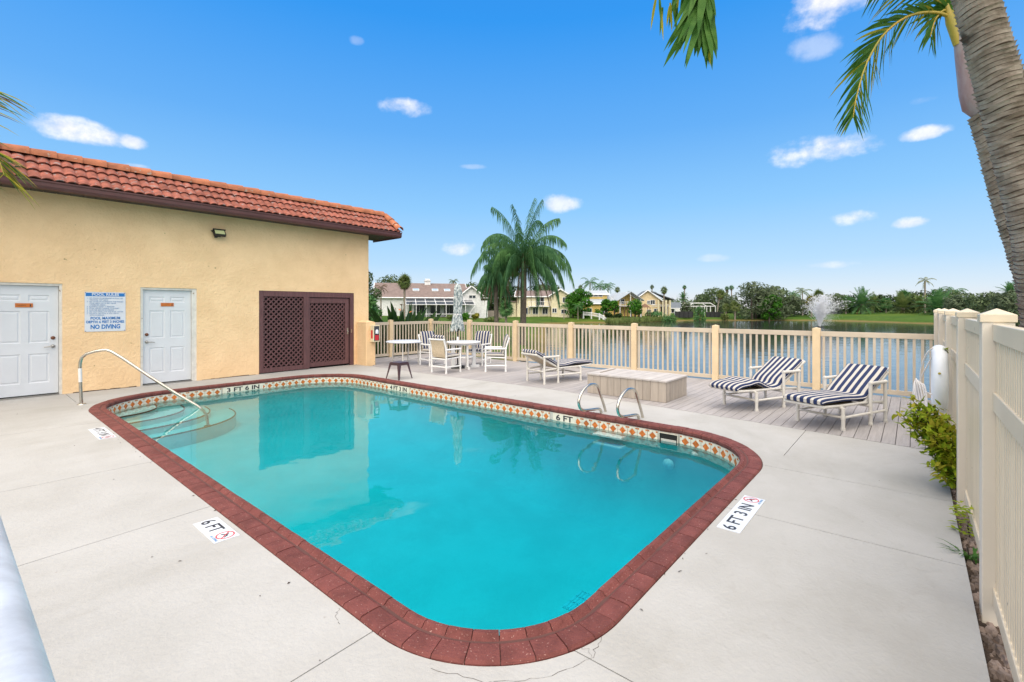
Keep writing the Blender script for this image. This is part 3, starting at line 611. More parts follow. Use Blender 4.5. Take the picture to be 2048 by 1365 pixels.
    R = bpy.data.objects.new('roof', None); COL.objects.link(R); R.parent = B
    m = MB(); pr = [(YE, 3.79), (YE - .055, 3.805), (YE - .075, 3.85), (YE - .075, 3.91), (YE - .09, 3.925), (YE - .09, 3.95), (YE - .08, 3.95), (YE - .06, 3.90), (YE, 3.90)]
    vs = [(x, a, b) for x in (XW, XE) for a, b in pr]; n = len(pr); m.add(vs, [(i, (i + 1) % n, n + (i + 1) % n, n + i) for i in range(n)] + [tuple(range(n))[::-1], tuple(range(n, 2 * n))]); m.build('gutter', 'gutter', R)
    m = MB(); m.b2(XW, XE, YE + .001, YE + .03, 3.80, 4.02); m.b2(XE - .025, XE, YE + .031, 13.4, 3.79, 4.02); m.build('fascia', 'gutter', R)
    x = XW
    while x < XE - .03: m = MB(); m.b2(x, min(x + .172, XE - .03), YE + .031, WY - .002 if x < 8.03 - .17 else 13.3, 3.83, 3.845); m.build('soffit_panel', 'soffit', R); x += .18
    m = MB(); sl = rad(35); m.quad((XW, YE - .02, 3.955), (XE, YE - .02, 3.955), (XE, YE + .80, 3.955 + .82 * math.tan(sl)), (XW, YE + .80, 3.955 + .82 * math.tan(sl))); m.quad((XE, YE + .80, 4.52), (XW, YE + .80, 4.52), (XW, YE + 1.6, 3.9), (XE, YE + 1.6, 3.9)); m.add([(XE - .02, YE, 3.95), (XE - .02, YE + 1.6, 3.9), (XE - .02, YE + .8, 4.52)], [(0, 1, 2)]); m.build('roof_deck', 'gutter', R)
    # clay tile: two barrels wide
    P_, TL = .334, .42; m = MB(); seg = 16; prof = []
    for i in range(seg + 1):
        a = i / seg; ph = (a * 2) % 1.0; prof.append((a * P_, .036 * abs(sin(pi * ((a * 2) % 1.0 if i < seg else 0))) ** .75))
    top = [[(px - P_ / 2, yy, z + zz) for px, z in prof] for yy, zz in ((0, 0), (TL, -.010))]; n = seg + 1
    vs = top[0] + top[1] + [(a, b + .004, c - .022) for a, b, c in top[0]]
    m.add(vs, [(i, i + 1, n + i + 1, n + i) for i in range(seg)], 0, True); m.add(vs, [(2 * n + i, 2 * n + i + 1, i + 1, i) for i in range(seg)]); me = m.mesh('tile', 'rooft')
    up = Vector((0, cos(sl), sin(sl)))
    for r in range(3):
        x = XW + .1
        while x < XE - .2:
            o = link('tile', me, R); p = Vector((x + P_ / 2, YE - .055, 3.955)) + up * (.325 * r) + Vector((0, -sin(sl), cos(sl))) * (.018 + .010 * r)
            o.location = p; o.rotation_euler = (sl - .05 + random.uniform(-.012, .012), 0, random.uniform(-.008, .008)); x += P_
    def cap(L, w, h, name):
        m = MB(); sg = 10; fl = .018
        A = [((w + fl) * cos(pi * i / sg), (h + fl) * sin(pi * i / sg) - .02) for i in range(sg + 1)]; Bc = [(w * .9 * cos(pi * i / sg), h * .9 * sin(pi * i / sg) - .02) for i in range(sg + 1)]
        vs = [(0, a, b) for a, b in Bc] + [(L, a, b) for a, b in A] + [(L - .004, a * .86, b * .82) for a, b in A]; n = sg + 1
        m.add(vs, [(i, n + i, n + i + 1, i + 1) for i in range(sg)], 0, True); m.add(vs, [(n + i, 2 * n + i, 2 * n + i + 1, n + i + 1) for i in range(sg)]); return m.mesh(name, 'ridge')
    me = cap(.415, .15, .155, 'ridge_tile'); x = XW
    while x < XE - .25:
        o = link('ridge_tile', me, R); o.location = (x, YE + .79, 4.555 + .008); o.rotation_euler = (random.uniform(-.02, .02), .022 + random.uniform(-.006, .006), random.uniform(-.01, .01)); x += .372
    me = cap(.40, .10, .10, 'rake_tile')
    for j in range(3):
        o = link('rake_tile', me, R); p = Vector((XE - .05, YE + .74, 4.53)) - up * (.27 * j); o.location = p + Vector((0, -sin(sl), cos(sl))) * .06; o.rotation_euler = Matrix((( 0, 1, 0), (-cos(sl), 0, -sin(sl)), (-sin(sl), 0, cos(sl)))).to_euler() if False else (Matrix.Rotation(sl, 3, 'X') @ Matrix.Rotation(-pi / 2, 3, 'Z')).to_euler()
build_house()

def build_sign():
    S = thing('rules_sign', 'white POOL RULES sign with blue lettering, on the stucco between the two white doors', 'sign', (1.974, WY - .004, 1.58))
    m = MB(); m.b2(-.318, .318, -.006, 0, -.395, .395); m.build('panel', 'signw', S)
    m = MB(); m.b2(-.302, .302, -.0075, -.0062, .31, .378); m.build('header_band', 'blue', S)
    Fm = lambda x, z: frame((x, -.0082, z), (1, 0, 0), (0, 0, 1))
    text('heading', "POOL RULES", .072, 'signw', S, Fm(0, .345), .002, .42)
    T = ["1.  NO FOOD OR BEVERAGES IN POOL OR", "     ON POOL WET DECK", "2.  NO GLASS OR ANIMALS IN THE FENCED", "     POOL AREA (OR 50 FEET FROM", "     UNFENCED AREA)", "3.  BATHING LOAD: 17 PERSONS", "4.  POOL HOURS: SUNRISE TO SUNSET", "5.  SHOWER BEFORE ENTERING", "6.  DO NOT SWALLOW THE POOL WATER", "7.  DO NOT USE POOL IF YOU ARE ILL", "     WITH DIARRHEA"]
    text('rules_text', "\n".join(T), .034, 'blueink', S, Fm(-.285, .10), 0, .565, 1.0, 'LEFT')
    text('lettering', "POOL MAXIMUM", .072, 'blue', S, Fm(0, -.132), .0022, .46); text('lettering', "DEPTH: 6 FEET 3 INCHES", .068, 'blue', S, Fm(0, -.205), .0022, .585); text('lettering', "NO DIVING", .118, 'blue', S, Fm(0, -.305), .004, .46)
    for x in (-.305, .305):
        for z in (-.382, .382): m = MB(); m.b2(x - .006, x + .006, -.010, -.0062, z - .006, z + .006); m.build('screw', 'rust', S)
build_sign()
def build_flood():
    S = thing('flood_light', 'small black flood light with a yellowish lens, high on the stucco wall', 'lamp', (4.0, WY - .012, 3.40))
    R = Matrix.Rotation(rad(-38), 3, 'X'); m = MB(); m.box((0, -.09, 0), (.25, .07, .15), 0, 0, R); m.box((0, -.06, .07), (.27, .10, .012), 0, 0, R); m.build('housing', 'black', S, .01)
    m = MB(); m.box(R @ Vector((0, -.04, 0)) + Vector((0, -.09, 0)), (.20, .012, .11), 0, 0, R); m.build('lens', 'lens', S)
    m = MB(); m.box((0, .004, -.02), (.11, .014, .11)); m.tube([(-.14, 0, .06), (-.14, -.07, .03)], .012, 6); m.tube([(.14, 0, -.01), (.14, -.07, .0)], .012, 6); m.box((-.06, -.05, -.08), (.05, .07, .05)); m.build('bracket', 'black', S)
build_flood()
def build_ext():
    S = thing('extinguisher_box', 'pale cabinet holding a red fire extinguisher, on the buttress by the lattice gate', 'cabinet', (7.87, 11.945, .92))
    m = MB(); m.b2(-.11, .11, -.16, -.002, -.24, .24); m.build('case', 'h_cream', S, .008)
    m = MB(); m.b2(-.085, .085, -.164, -.161, -.205, .215); m.build('window', 'screen', S)
    m = MB(); m.b2(-.1135, -.1105, -.13, -.04, -.14, .10); m.build('label', 'red', S)
    m = MB(); m.lathe([(.001, .10), (.02, .10), (.045, .06), (.048, .0), (.048, -.02)], (0, -.172, .02), 12); m.build('gauge_plate', 'signw', S)
    m = MB(); m.b2(-.06, .06, -.17, -.1645, -.19, -.04); m.build('extinguisher', 'red', S)
build_ext()

# ------------------------------------------------------------------ fences
def build_lake_fence():
    Fn = thing('picket_fence', 'cream picket fence with square posts running along the lake edge of the wood deck', 'fence')
    X = 11.34; ys = [13.53, 11.50, 9.46, 7.40, 5.47, 3.46, 1.49, -.38]; pw = .135
    def posts(x, y, h, n='post'):
        m = MB(); a = pw / 2; m.b2(x - a, x + a, y - a, y + a, -.45, h); m.add([(x - a, y - a, h + .0005), (x + a, y - a, h + .0005), (x + a, y + a, h + .0005), (x - a, y + a, h + .0005), (x, y, h + .018)], [(0, 1, 4), (1, 2, 4), (2, 3, 4), (3, 0, 4)]); m.build(n, 'fpost', Fn, .008)
    for i, yy in enumerate(ys): posts(X, yy, (1.245 + random.uniform(-.01, .01)) if i < 7 else 1.50)
    def run(p, q, n):
        p = Vector(p); q = Vector(q); d = q - p; L = d.length; a = atan2(d.y, d.x); mid = (p + q) / 2
        for z0, z1, w in ((1.085, 1.185, .045), (.035, .12, .045)):
            m = MB(); m.box((mid.x, mid.y, (z0 + z1) / 2), (L, w, z1 - z0), a); m.build('rail', 'frail', Fn, .004)
        m = MB(); m.box((0, 0, .602), (.042, .022, .962)); me = m.mesh('picket', 'frail')
        for i in range(n):
            c = p + d * ((i + .5) / n); link('picket', me, Fn, 0, (c.x, c.y, 0), a + random.uniform(-.02, .02))
    for a, b in zip(ys, ys[1:]): run((X, a - pw / 2, 0), (X, b + pw / 2, 0), 15)
    for x in (9.58, 8.1): posts(x, 13.53, 1.245)
    run((X - pw / 2, 13.53, 0), (9.58 + pw / 2, 13.53, 0), 13); run((9.58 - pw / 2, 13.53, 0), (8.1 + pw / 2, 13.53, 0), 11)
build_lake_fence()
def build_vinyl():
    Fn = thing('vinyl_fence', 'tall beige vinyl fence with capped posts and close set slats along the pool terrace', 'fence')
    Y = -.35; xs = [-.05, 1.83, 3.67, 5.47, 7.32, 9.2, 11.1]
    for x in xs:
        m = MB(); a = .0635; m.b2(x - a, x + a, Y - a, Y + a, -.3, 1.60); p = m.build('post', 'vinylw', Fn, .006)
        m = MB(); a = .071; m.b2(x - a, x + a, Y - a, Y + a, 1.575, 1.615); m.add([(x - a, Y - a, 1.6152), (x + a, Y - a, 1.6152), (x + a, Y + a, 1.6152), (x - a, Y + a, 1.6152), (x, Y, 1.65)], [(0, 1, 4), (1, 2, 4), (2, 3, 4), (3, 0, 4)]); m.build('cap', 'vinyl', p, .003)
    for a, b in zip(xs, xs[1:]):
        x0, x1 = a + .0635, b - .0635
        for z0, z1 in ((1.475, 1.565), (1.10, 1.20), (.06, .15)): m = MB(); m.b2(x0, x1, Y - .022, Y + .022, z0, z1); m.build('rail', 'vinyl', Fn, .004)
        n = 28; m = MB(); m.box((0, 0, .66), (.036, .022, 1.30)); m.box((0, 0, 1.44), (.036, .022, .08)); me = m.mesh('slat', 'vinyl')
        for z0, z1 in ((.145, 1.105), (1.195, 1.48)):
            m = MB(); m.box((0, 0, (z0 + z1) / 2), (.037, .022, z1 - z0)); me = m.mesh('slat', 'vinyl')
            for i in range(n):
                if b < 2 : continue
                link('slat', me, Fn, 0, (x0 + (x1 - x0) * (i + .5) / n, Y, 0))
build_vinyl()
def build_pipe():
    S = thing('galvanised_rail', 'grey galvanised pipe rail crossing the lower corner close to the viewer', 'railing')
    m = MB(); m.tube([(.026, -.6, 1.445), (.026, 3.3, 1.075)], .0285, 20); m.build('top_rail', 'galv', S)
    for y, z in ((-.55, 1.415), (3.25, 1.055)): m = MB(); m.tube([(.026, y, -.02), (.026, y, z)], .024, 12); m.build('post', 'galv', S)
build_pipe()

# ------------------------------------------------------------------ pool metalwork
def build_handrail():
    S = thing('pool_handrail', 'bent stainless steel handrail dropping from the deck into the pool steps', 'handrail', (1.44, 10.86, 0), atan2(9.85 - 10.86, 2.95 - 1.44))
    pts = [(-.037, 0), (-.05, .3), (-.059, .62), (-.056, .72), (-.035, .80), (.03, .865), (.155, .907), (.24, .922), (.32, .925), (.38, .902), (.43, .868), (.555, .775), (.966, .434), (1.35, .13), (1.70, -.125), (1.80, -.22), (1.85, -.32), (1.87, -.50)]
    m = MB(); m.tube([(t, 0, z) for t, z in pts], .0245, 14); m.build('rail', 'steel', S)
    m = MB(); m.lathe([(.001, .018), (.035, .018), (.062, .006), (.064, .0)], (-.037, 0, .0), 20); m.build('flange', 'steel', S)
    m = MB(); m.lathe([(.001, .018), (.035, .018), (.062, .006), (.064, .0)], (1.868, 0, -.50), 20); m.build('flange', 'brown', S)
    m = MB(); m.tube([(-.0527, 0, .385), (-.0590, 0, .62)], .0262, 14); m.build('sticker', 'white', S)
build_handrail()
def build_ladder():
    S = thing('grab_rails', 'pair of looped stainless steel grab rails at the pool edge by the 6 FT tile', 'railing')
    for y in (3.74, 3.11):
        pts = [(6.735, -.02), (6.66, .13), (6.56, .29), (6.49, .41), (6.44, .455), (6.375, .475), (6.27, .487), (6.17, .475), (6.07, .435), (5.985, .375), (5.94, .31), (5.93, .25), (5.96, .185), (6.02, .145), (6.12, .12), (6.3, .1), (6.45, .085), (6.53, .07), (6.575, .04), (6.59, -.02)]
        sp = []
        for i in range(len(pts) - 1):
            p0, p1, p2, p3 = (Vector(pts[max(0, min(len(pts) - 1, j))]) for j in (i - 1, i, i + 1, i + 2))
            for q in (0, .5): sp.append(.5 * (2 * p1 + (p2 - p0) * q + (2 * p0 - 5 * p1 + 4 * p2 - p3) * q * q + (3 * p1 - p0 - 3 * p2 + p3) * q ** 3))
        sp.append(Vector(pts[-1])); m = MB(); m.tube([(p.x, y, p.y) for p in sp], .021, 12); m.build('rail', 'steel', S)
build_ladder()
def plaque(loc, ex, ey, L, Hh, body, label, twid):
    S = thing('depth_plaque', label, 'marker', loc, 0, 'depth markers set in the deck')
    M = frame((0, 0, .003), ex, ey); T = lambda x, y, z=.0045: M @ Matrix.Translation((x, y, z - .003))
    m = MB(); m.box((0, 0, -.003), (L, Hh, .010)); me = m.mesh('tile_plate', 'tilew'); me.materials[0] = MT['signw']; me.transform(M); link('tile_plate', me, S)
    text('lettering', body, .135, 'ink', S, T(-L / 2 + twid / 2 + .02, 0, .0056), .002, twid, 1.0)
    cx = L / 2 - .075; m = MB(); n = 28; r0, r1 = .052, .061
    m.add([(r * cos(2 * pi * i / n), r * sin(2 * pi * i / n), 0) for r in (r0, r1) for i in range(n)], [(i, n + i, n + (i + 1) % n, (i + 1) % n) for i in range(n)]); m.box((0, 0, 0), (.105, .008, .0008), rad(-45)); me = m.mesh('no_diving_mark', 'red'); me.transform(T(cx, .012, .0060)); link('no_diving_mark', me, S)
    m = MB(); m.add([(-.035, -.012, 0), (-.03, -.02, 0), (.012, .002, 0), (.03, -.022, 0), (.036, -.016, 0), (.018, .014, 0), (.004, .020, 0)], [(0, 1, 2, 6), (2, 3, 4, 5), (2, 5, 6)]); m.lathe([(.008, 0), (.0001, 0.0002)], (-.012, .024, 0), 10); me = m.mesh('diver_figure', 'ink'); me.transform(T(cx, .012, .0054)); link('diver_figure', me, S)
    text('lettering', "NO DIVING", .026, 'blueink', S, T(cx, -.062, .0056), 0, .12)
plaque((1.257, 3.955, 0), (0, -1, 0), (1, 0, 0), .455, .165, "6 FT", 'white 6 FT no diving plaque set in the deck beside the long brick edge', .245)
plaque((1.257, 8.16, 0), (0, -1, 0), (1, 0, 0), .76, .17, "4 FT 3 IN", 'white 4 FT 3 IN no diving plaque in the deck near the pool steps', .56)
plaque((4.107, 1.045, 0), (1, 0, 0), (0, 1, 0), .785, .165, "6 FT 3 IN", 'white 6 FT 3 IN no diving plaque in the deck at the deep end', .57)

# ------------------------------------------------------------------ furniture
def cushion(path, width, th, mats, name, parent, rnd=.028):
    """padded cushion swept along a side profile [(x, z)] of its underside"""
    pts = [Vector(p) for p in path]; cr = []
    for i in range(16):
        a = 2 * pi * i / 16; c, s = cos(a), sin(a); cr.append(((abs(c) ** .35) * (1 if c > 0 else -1) * width / 2, (abs(s) ** .6) * (1 if s > 0 else -1) * th / 2))
    L = len(pts); m = MB(); vs = []
    for i, p in enumerate(pts):
        t = (pts[min(i + 1, L - 1)] - pts[max(i - 1, 0)]).normalized(); nrm = Vector((-t.y, t.x)); e = .55 if i in (0, L - 1) else (.93 if i in (1, L - 2) else 1)
        for w, h in cr: q = p + nrm * (th / 2 + h * e); vs.append((q.x, w * (.97 if e < .6 else 1), q.y))
    m.add(vs, [(i * 16 + j, (i + 1) * 16 + j, (i + 1) * 16 + (j + 1) % 16, i * 16 + (j + 1) % 16) for i in range(L - 1) for j in range(16)], 0, True); m.add(vs[:16], [tuple(range(16))]); m.add(vs[-16:], [tuple(range(16))[::-1]])
    return m.build(name, mats, parent)
def smooth(pts, n=4):
    o = []
    for i in range(len(pts) - 1):
        p0, p1, p2, p3 = (Vector(pts[max(0, min(len(pts) - 1, j))]) for j in (i - 1, i, i + 1, i + 2))
        for q in range(n): t = q / n; o.append(tuple(.5 * (2 * p1 + (p2 - p0) * t + (2 * p0 - 5 * p1 + 4 * p2 - p3) * t * t + (3 * p1 - p0 - 3 * p2 + p3) * t ** 3)))
    return o + [tuple(pts[-1])]
def joint(m, p, r=.031, mi=0): m.ball(p, r, 8, 6, mi)
def lounger(label, loc, rz, ang, sag, head_bar):
    S = thing('pool_lounger', label, 'lounger', loc, rz, 'striped loungers on the wood deck'); w = .31; r = .024; P = 'pvco'
    ca, sa = cos(rad(ang)), sin(rad(ang)); hx, hz = .60, .335
    def leg(x, y, z, arm=False):
        m = MB(); m.tube([(x, y, 0), (x, y, z)], r, 10); m.tube([(x, y, 0), (x, y, .035)], r + .006, 10); m.tube([(x, y, .14), (x, y, .20)], r + .005, 10); m.build('leg', P, S)
    for sgn in (1, -1):
        leg(0, sgn * w, .30); leg(.67, sgn * w, .585); leg(1.06, sgn * w, .585)
        m = MB(); m.tube([(0, sgn * w, .17), (1.06, sgn * w, .17)], .019, 8); m.build('stretcher', P, S)
        m = MB(); m.tube([(.645, sgn * w, .585), (1.085, sgn * w, .585)], r, 10); joint(m, (.67, sgn * w, .585)); joint(m, (1.06, sgn * w, .585)); m.build('armrest', P, S)
    m = MB()
    for sgn in (1, -1): m.tube([(-.36, sgn * (w - .045), .335), (0, sgn * (w - .045), .32), (hx, sgn * (w - .045), .315), (1.06, sgn * (w - .045), .29)], .021, 8)
    m.tube([(-.36, -w + .04, .335), (-.36, w - .04, .335)], .021, 8); m.tube([(0, -w, .30), (0, w, .30)], .021, 8); m.tube([(.67, -w, .27), (.67, w, .27)], .021, 8); m.tube([(0, -w, .17), (0, w, .17)], .017, 8); m.tube([(1.06, -w, .27), (1.06, w, .27)], .019, 8); m.build('seat_frame', P, S)
    bx, bz = hx + ca * .72, .315 + sa * .72; m = MB(); ov = .07 if head_bar else .0
    for sgn in (1, -1): m.tube([(hx, sgn * (w - .05), .315), (bx + ca * ov, sgn * (w - .05), bz + sa * ov)], .021, 8)
    m.tube([(bx + ca * ov, -w + .05, bz + sa * ov), (bx + ca * ov, w - .05, bz + sa * ov)], .021, 8); joint(m, (bx + ca * ov, -w + .05, bz + sa * ov), .027); joint(m, (bx + ca * ov, w - .05, bz + sa * ov), .027); m.build('back_frame', P, S)
    m = MB(); e = (w - .07); m.quad((hx, -e, .312), (hx, e, .312), (bx - .02, e, bz - .012), (bx - .02, -e, bz - .012)); m.quad((-.34, -e, .33), (-.34, e, .33), (hx, e, .306), (hx, -e, .306)); m.build('sling', 'sling', S)
    a = hx + .03; prof = [(-.40, .352 - .02 * sag), (-.28, .362), (-.1, .362 + .01 * sag), (.1, .362 + .025 * sag), (.28, .352 - .01 * sag), (.44, .342 - .035 * sag), (a, .345 - .02 * sag), (a + ca * .10 + .01, .355 + sa * .10), (a + ca * .26, .352 + sa * .26), (a + ca * .44, .352 + sa * .44), (a + ca * .62, .352 + sa * .62), (a + ca * .71, .352 + sa * .71)]
    pr = smooth(prof, 4); cushion(pr, .55, .085, 'navy', 'cushion', S)
    m = MB()
    for sgn in (1, -1): m.tube([(x, sgn * .272, z + .045) for x, z in pr], .0065, 5)
    m.build('piping', 'rope', S)
lounger('striped lounger with upright back nearest the yellow-green shrub', (7.88, 1.00, 0), rad(-23), 32, 0, False)
lounger('striped lounger with a sagging wavy seat, beside the plank storage box', (8.44, 2.19, 0), rad(-24), 31, 1.6, True)
lounger('reclined striped lounger seen from behind, between the dining set and the plank box', (9.37, 6.11, 0), rad(165), 27, .3, False)

def chair(label, loc, rz):
    S = thing('dining_chair', label, 'chair', loc, rz, 'striped chairs around the round white table'); w = .255; r = .0225
    # local +X is where the sitter faces
    for sgn in (1, -1):
        m = MB(); m.tube([(.26, sgn * w, 0), (.26, sgn * w, .60)], r, 10); m.tube([(.26, sgn * w, 0), (.26, sgn * w, .04)], r + .005, 10); m.tube([(.26, sgn * w, .13), (.26, sgn * w, .19)], r + .005, 10); m.build('leg', 'pvc', S)
        m = MB(); m.tube([(-.26, sgn * w, 0), (-.26, sgn * w, .58), (-.29, sgn * w, .70), (-.345, sgn * w, .86)], r, 10); m.tube([(-.26, sgn * w, 0), (-.26, sgn * w, .04)], r + .005, 10); m.tube([(-.26, sgn * w, .13), (-.26, sgn * w, .19)], r + .005, 10); m.build('leg', 'pvc', S)
        m = MB(); m.tube([(-.27, sgn * w, .60), (.285, sgn * w, .60)], r, 10); joint(m, (.26, sgn * w, .60), .029); joint(m, (-.265, sgn * w, .60), .029); m.build('armrest', 'pvc', S)
        m = MB(); m.tube([(-.26, sgn * w, .16), (.26, sgn * w, .16)], .018, 8); m.build('stretcher', 'pvc', S)
    m = MB(); [m.tube([(x, -w, z), (x, w, z)], .02, 8) for x, z in ((.26, .38), (-.26, .36), (-.26, .16))]; [m.tube([(-.26, sgn * (w - .03), .36), (.26, sgn * (w - .03), .38)], .018, 8) for sgn in (1, -1)]; m.build('seat_frame', 'pvc', S)
    m = MB(); m.tube([(-.345, -w, .86), (-.345, w, .86)], r, 10); joint(m, (-.345, w, .86), .028); joint(m, (-.345, -w, .86), .028); m.build('top_bar', 'pvc', S)
    m = MB(); e = w - .03; pr = smooth([(-.345, .85), (-.30, .70), (-.275, .5), (-.24, .40)], 4)
    for a, b in zip(pr, pr[1:]): m.quad((a[0], -e, a[1]), (a[0], e, a[1]), (b[0], e, b[1]), (b[0], -e, b[1]))
    m.quad((-.24, -e, .375), (-.24, e, .375), (.25, e, .39), (.25, -e, .39)); m.build('sling', 'sling', S)
    cushion(smooth([(-.225, .40), (-.2, .398), (0, .402), (.2, .402), (.275, .395)], 4), .46, .075, 'navy', 'seat_cushion', S)
    cushion(smooth([(-.352, .925), (-.325, .885), (-.28, .74), (-.255, .60), (-.22, .46)], 4), .46, .075, 'navy', 'back_cushion', S)
chair('white pipe chair with its tan sling back turned to the pool', (8.22, 9.20, 0), rad(4))
chair('white pipe chair at the table whose striped back shows behind the tan-backed chair', (9.05, 10.72, 0), rad(262))
chair('striped white chair behind the round table, its cushion facing the pool house', (9.98, 9.75, 0), rad(196))
chair('white pipe chair seen side-on, next to the reclined lounger', (9.26, 8.42, 0), rad(133))

def round_table():
    S = thing('round_table', 'round white dining table with a trestle base under the closed umbrella', 'table', (9.13, 9.50, 0))
    m = MB(); m.lathe([(.02, .735), (.46, .735), (.475, .728), (.475, .70), (.46, .695), (.02, .695)], seg=36); m.lathe([(.42, .695), (.42, .65), (.40, .65), (.40, .695)], seg=36); m.build('table_top', 'pvc', S)
    for i in range(4):
        a = pi / 4 + i * pi / 2 + .35; c, s = cos(a), sin(a); m = MB(); R = Matrix.Rotation(a, 3, 'Z'); m.box((c * .30, s * .30, .36), (.10, .045, .60), a); m.box((c * .33, s * .33, .035), (.26, .06, .07), a); m.build('leg', 'pvc', S)
    m = MB(); m.lathe([(.28, .30), (.28, .33), (.001, .33), (.001, .30), (.28, .30)], seg=24); m.build('lower_shelf', 'pvc', S)
round_table()
def umbrella():
    S = thing('patio_umbrella', 'closed patio umbrella with a grey leaf print, standing through the round table', 'umbrella', (9.02, 9.62, 0))
    m = MB(); m.tube([(0, 0, .1), (0, 0, 2.33)], .019, 10); m.build('pole', 'black', S)
    m = MB(); m.tube([(0, 0, .70), (0, 0, .86)], .03, 12); m.build('sleeve', 'pvc', S)
    pm = mat('umbrella_print', (.62, .64, .62), .85, var=.04); t = NT(pm.node_tree); p = pm.node_tree.nodes['Principled BSDF']; co = t.n('ShaderNodeTexCoord').outputs['Object']
    f = t.m('MULTIPLY', t.step(t.noise(t.scale(co, (1, 1, .6)), 24, 2, .6), .46, .54), .9); t.set(p.inputs['Base Color'], t.mix(f, (.52, .56, .56), (.14, .19, .21)))
    m = MB(); seg = 40; prof = [(.02, 2.33), (.06, 2.30), (.085, 2.24), (.10, 2.1), (.105, 1.9), (.10, 1.65), (.095, 1.5), (.12, 1.35), (.155, 1.2), (.165, 1.14), (.15, 1.10)]; vs = []
    for i, (r, z) in enumerate(prof):
        for j in range(seg):
            a = 2 * pi * j / seg; fold = 1 + (.30 * min(1, i / 4)) * cos(8 * a + z * 1.6) + .05 * sin(3 * a + 5 * z); zz = z - (.05 * (1 + cos(8 * a + 1)) if i > 7 else 0); vs.append((r * fold * cos(a) + .012 * sin(4 * z), r * fold * sin(a), zz))
    m.add(vs, [(i * seg + j, (i + 1) * seg + j, (i + 1) * seg + (j + 1) % seg, i * seg + (j + 1) % seg) for i in range(len(prof) - 1) for j in range(seg)], 0, True); m.build('canopy', [pm], S)
    m = MB(); m.lathe([(.105, 1.50), (.112, 1.48), (.105, 1.46)], seg=20); m.build('tie_strap', 'rope', S)
    m = MB(); m.lathe([(.001, .09), (.05, .09), (.06, .06), (.20, .055), (.24, .03), (.245, .0)], (0, 0, 0), 24); m.build('weight_base', 'black', S)
umbrella()
def side_table():
    S = thing('folding_table', 'white folding table with a round mesh top beside the fence corner', 'table', (8.66, 11.5, 0))
    m = MB(); m.lathe([(.001, .685), (.53, .685), (.555, .675), (.555, .645), (.535, .640), (.001, .655)], seg=40); m.build('table_top', mat('mesh_top', (.62, .66, .74), .5, var=.16, vs=60), S)
    for x, y in ((-.08, .62), (-.27, -.30), (.28, -.31), (.38, .45)): m = MB(); m.tube([(x, y * .85, 0), (x, y * .75, .645)], .019, 8); m.build('leg', 'pvco', S)
    m = MB(); m.tube([(-.27, -.25, .16), (.28, -.26, .16)], .01, 6); m.tube([(-.08, .5, .16), (.38, .38, .16)], .01, 6); m.build('brace', 'pvco', S)
side_table()
def stool():
    S = thing('metal_stool', 'low plum coloured metal stool by the pool edge', 'stool', (6.74, 9.18, 0), rad(8))
    m = MB(); m.b2(-.15, .15, -.15, .15, .372, .392); m.build('seat', 'metal_dk', S, .02)
    m = MB(); [m.b2(*a) for a in ((-.155, .155, -.158, -.150, .325, .378), (-.155, .155, .150, .158, .325, .378), (-.158, -.150, -.149, .149, .325, .378), (.150, .158, -.149, .149, .325, .378))]; m.build('apron', 'metal_dk', S, .003)
    for sx in (1, -1):
        for sy in (1, -1):
            m = MB(); T = [(sx * .152, sy * .152, .37), (sx * .215, sy * .215, .0)]
            a0, a1 = Vector(T[0]), Vector(T[1]); w0, w1 = .062, .022
            m.add([a0, a0 - Vector((sx * w0, 0, 0)), a1 - Vector((sx * w1, 0, 0)), a1, a0 - Vector((0, sy * w0, 0)), a1 - Vector((0, sy * w1, 0))], [(0, 1, 2, 3), (0, 3, 5, 4)]); o = m.build('leg', 'metal_dk', S); sd_ = o.modifiers.new('s', 'SOLIDIFY'); sd_.thickness = .008; sd_.offset = 0
stool()
def storage():
    S = thing('storage_box', 'long low storage box of taupe planks with a lid, on the wood deck', 'box', (8.0, 3.27, 0)); Lx, Ly, h = .99, 1.58, .375
    n = 11
    for i in range(n): m = MB(); a = Ly * i / n; m.b2(0, .022, a + .003, a + Ly / n - .003, .005, h - .02); m.build('plank', 'box', S); m = MB(); m.b2(Lx - .022, Lx, a + .003, a + Ly / n - .003, .005, h - .02); m.build('plank', 'box', S)
    n = 7
    for i in range(n): m = MB(); a = .024 + (Lx - .048) * i / n; b = a + (Lx - .048) / n; m.b2(a + .003, b - .003, 0, .022, .005, h - .02); m.build('plank', 'box', S); m = MB(); m.b2(a + .003, b - .003, Ly - .022, Ly, .005, h - .02); m.build('plank', 'box', S)
    m = MB(); m.b2(.03, Lx - .03, .03, Ly - .03, .01, h - .03); m.build('liner', 'dark', S)
    Ld = bpy.data.objects.new('lid', None); COL.objects.link(Ld); Ld.parent = S; n = 11; e = .02
    for i in range(n):
        a = -e + (Ly + 2 * e) * i / n; b = a + (Ly + 2 * e) / n - .005; m = MB(); m.b2(-e, Lx + e, a, b, h - .0185 + .0015 * (i % 3), h + .008 + .0015 * (i % 3)); o = m.build('plank', 'boxtop', Ld)
    m = MB(); m.box((.55, Ly - .15, h + .018), (.7, .02, .012), rad(4)); m.build('raised_strip', 'box', Ld)
storage()

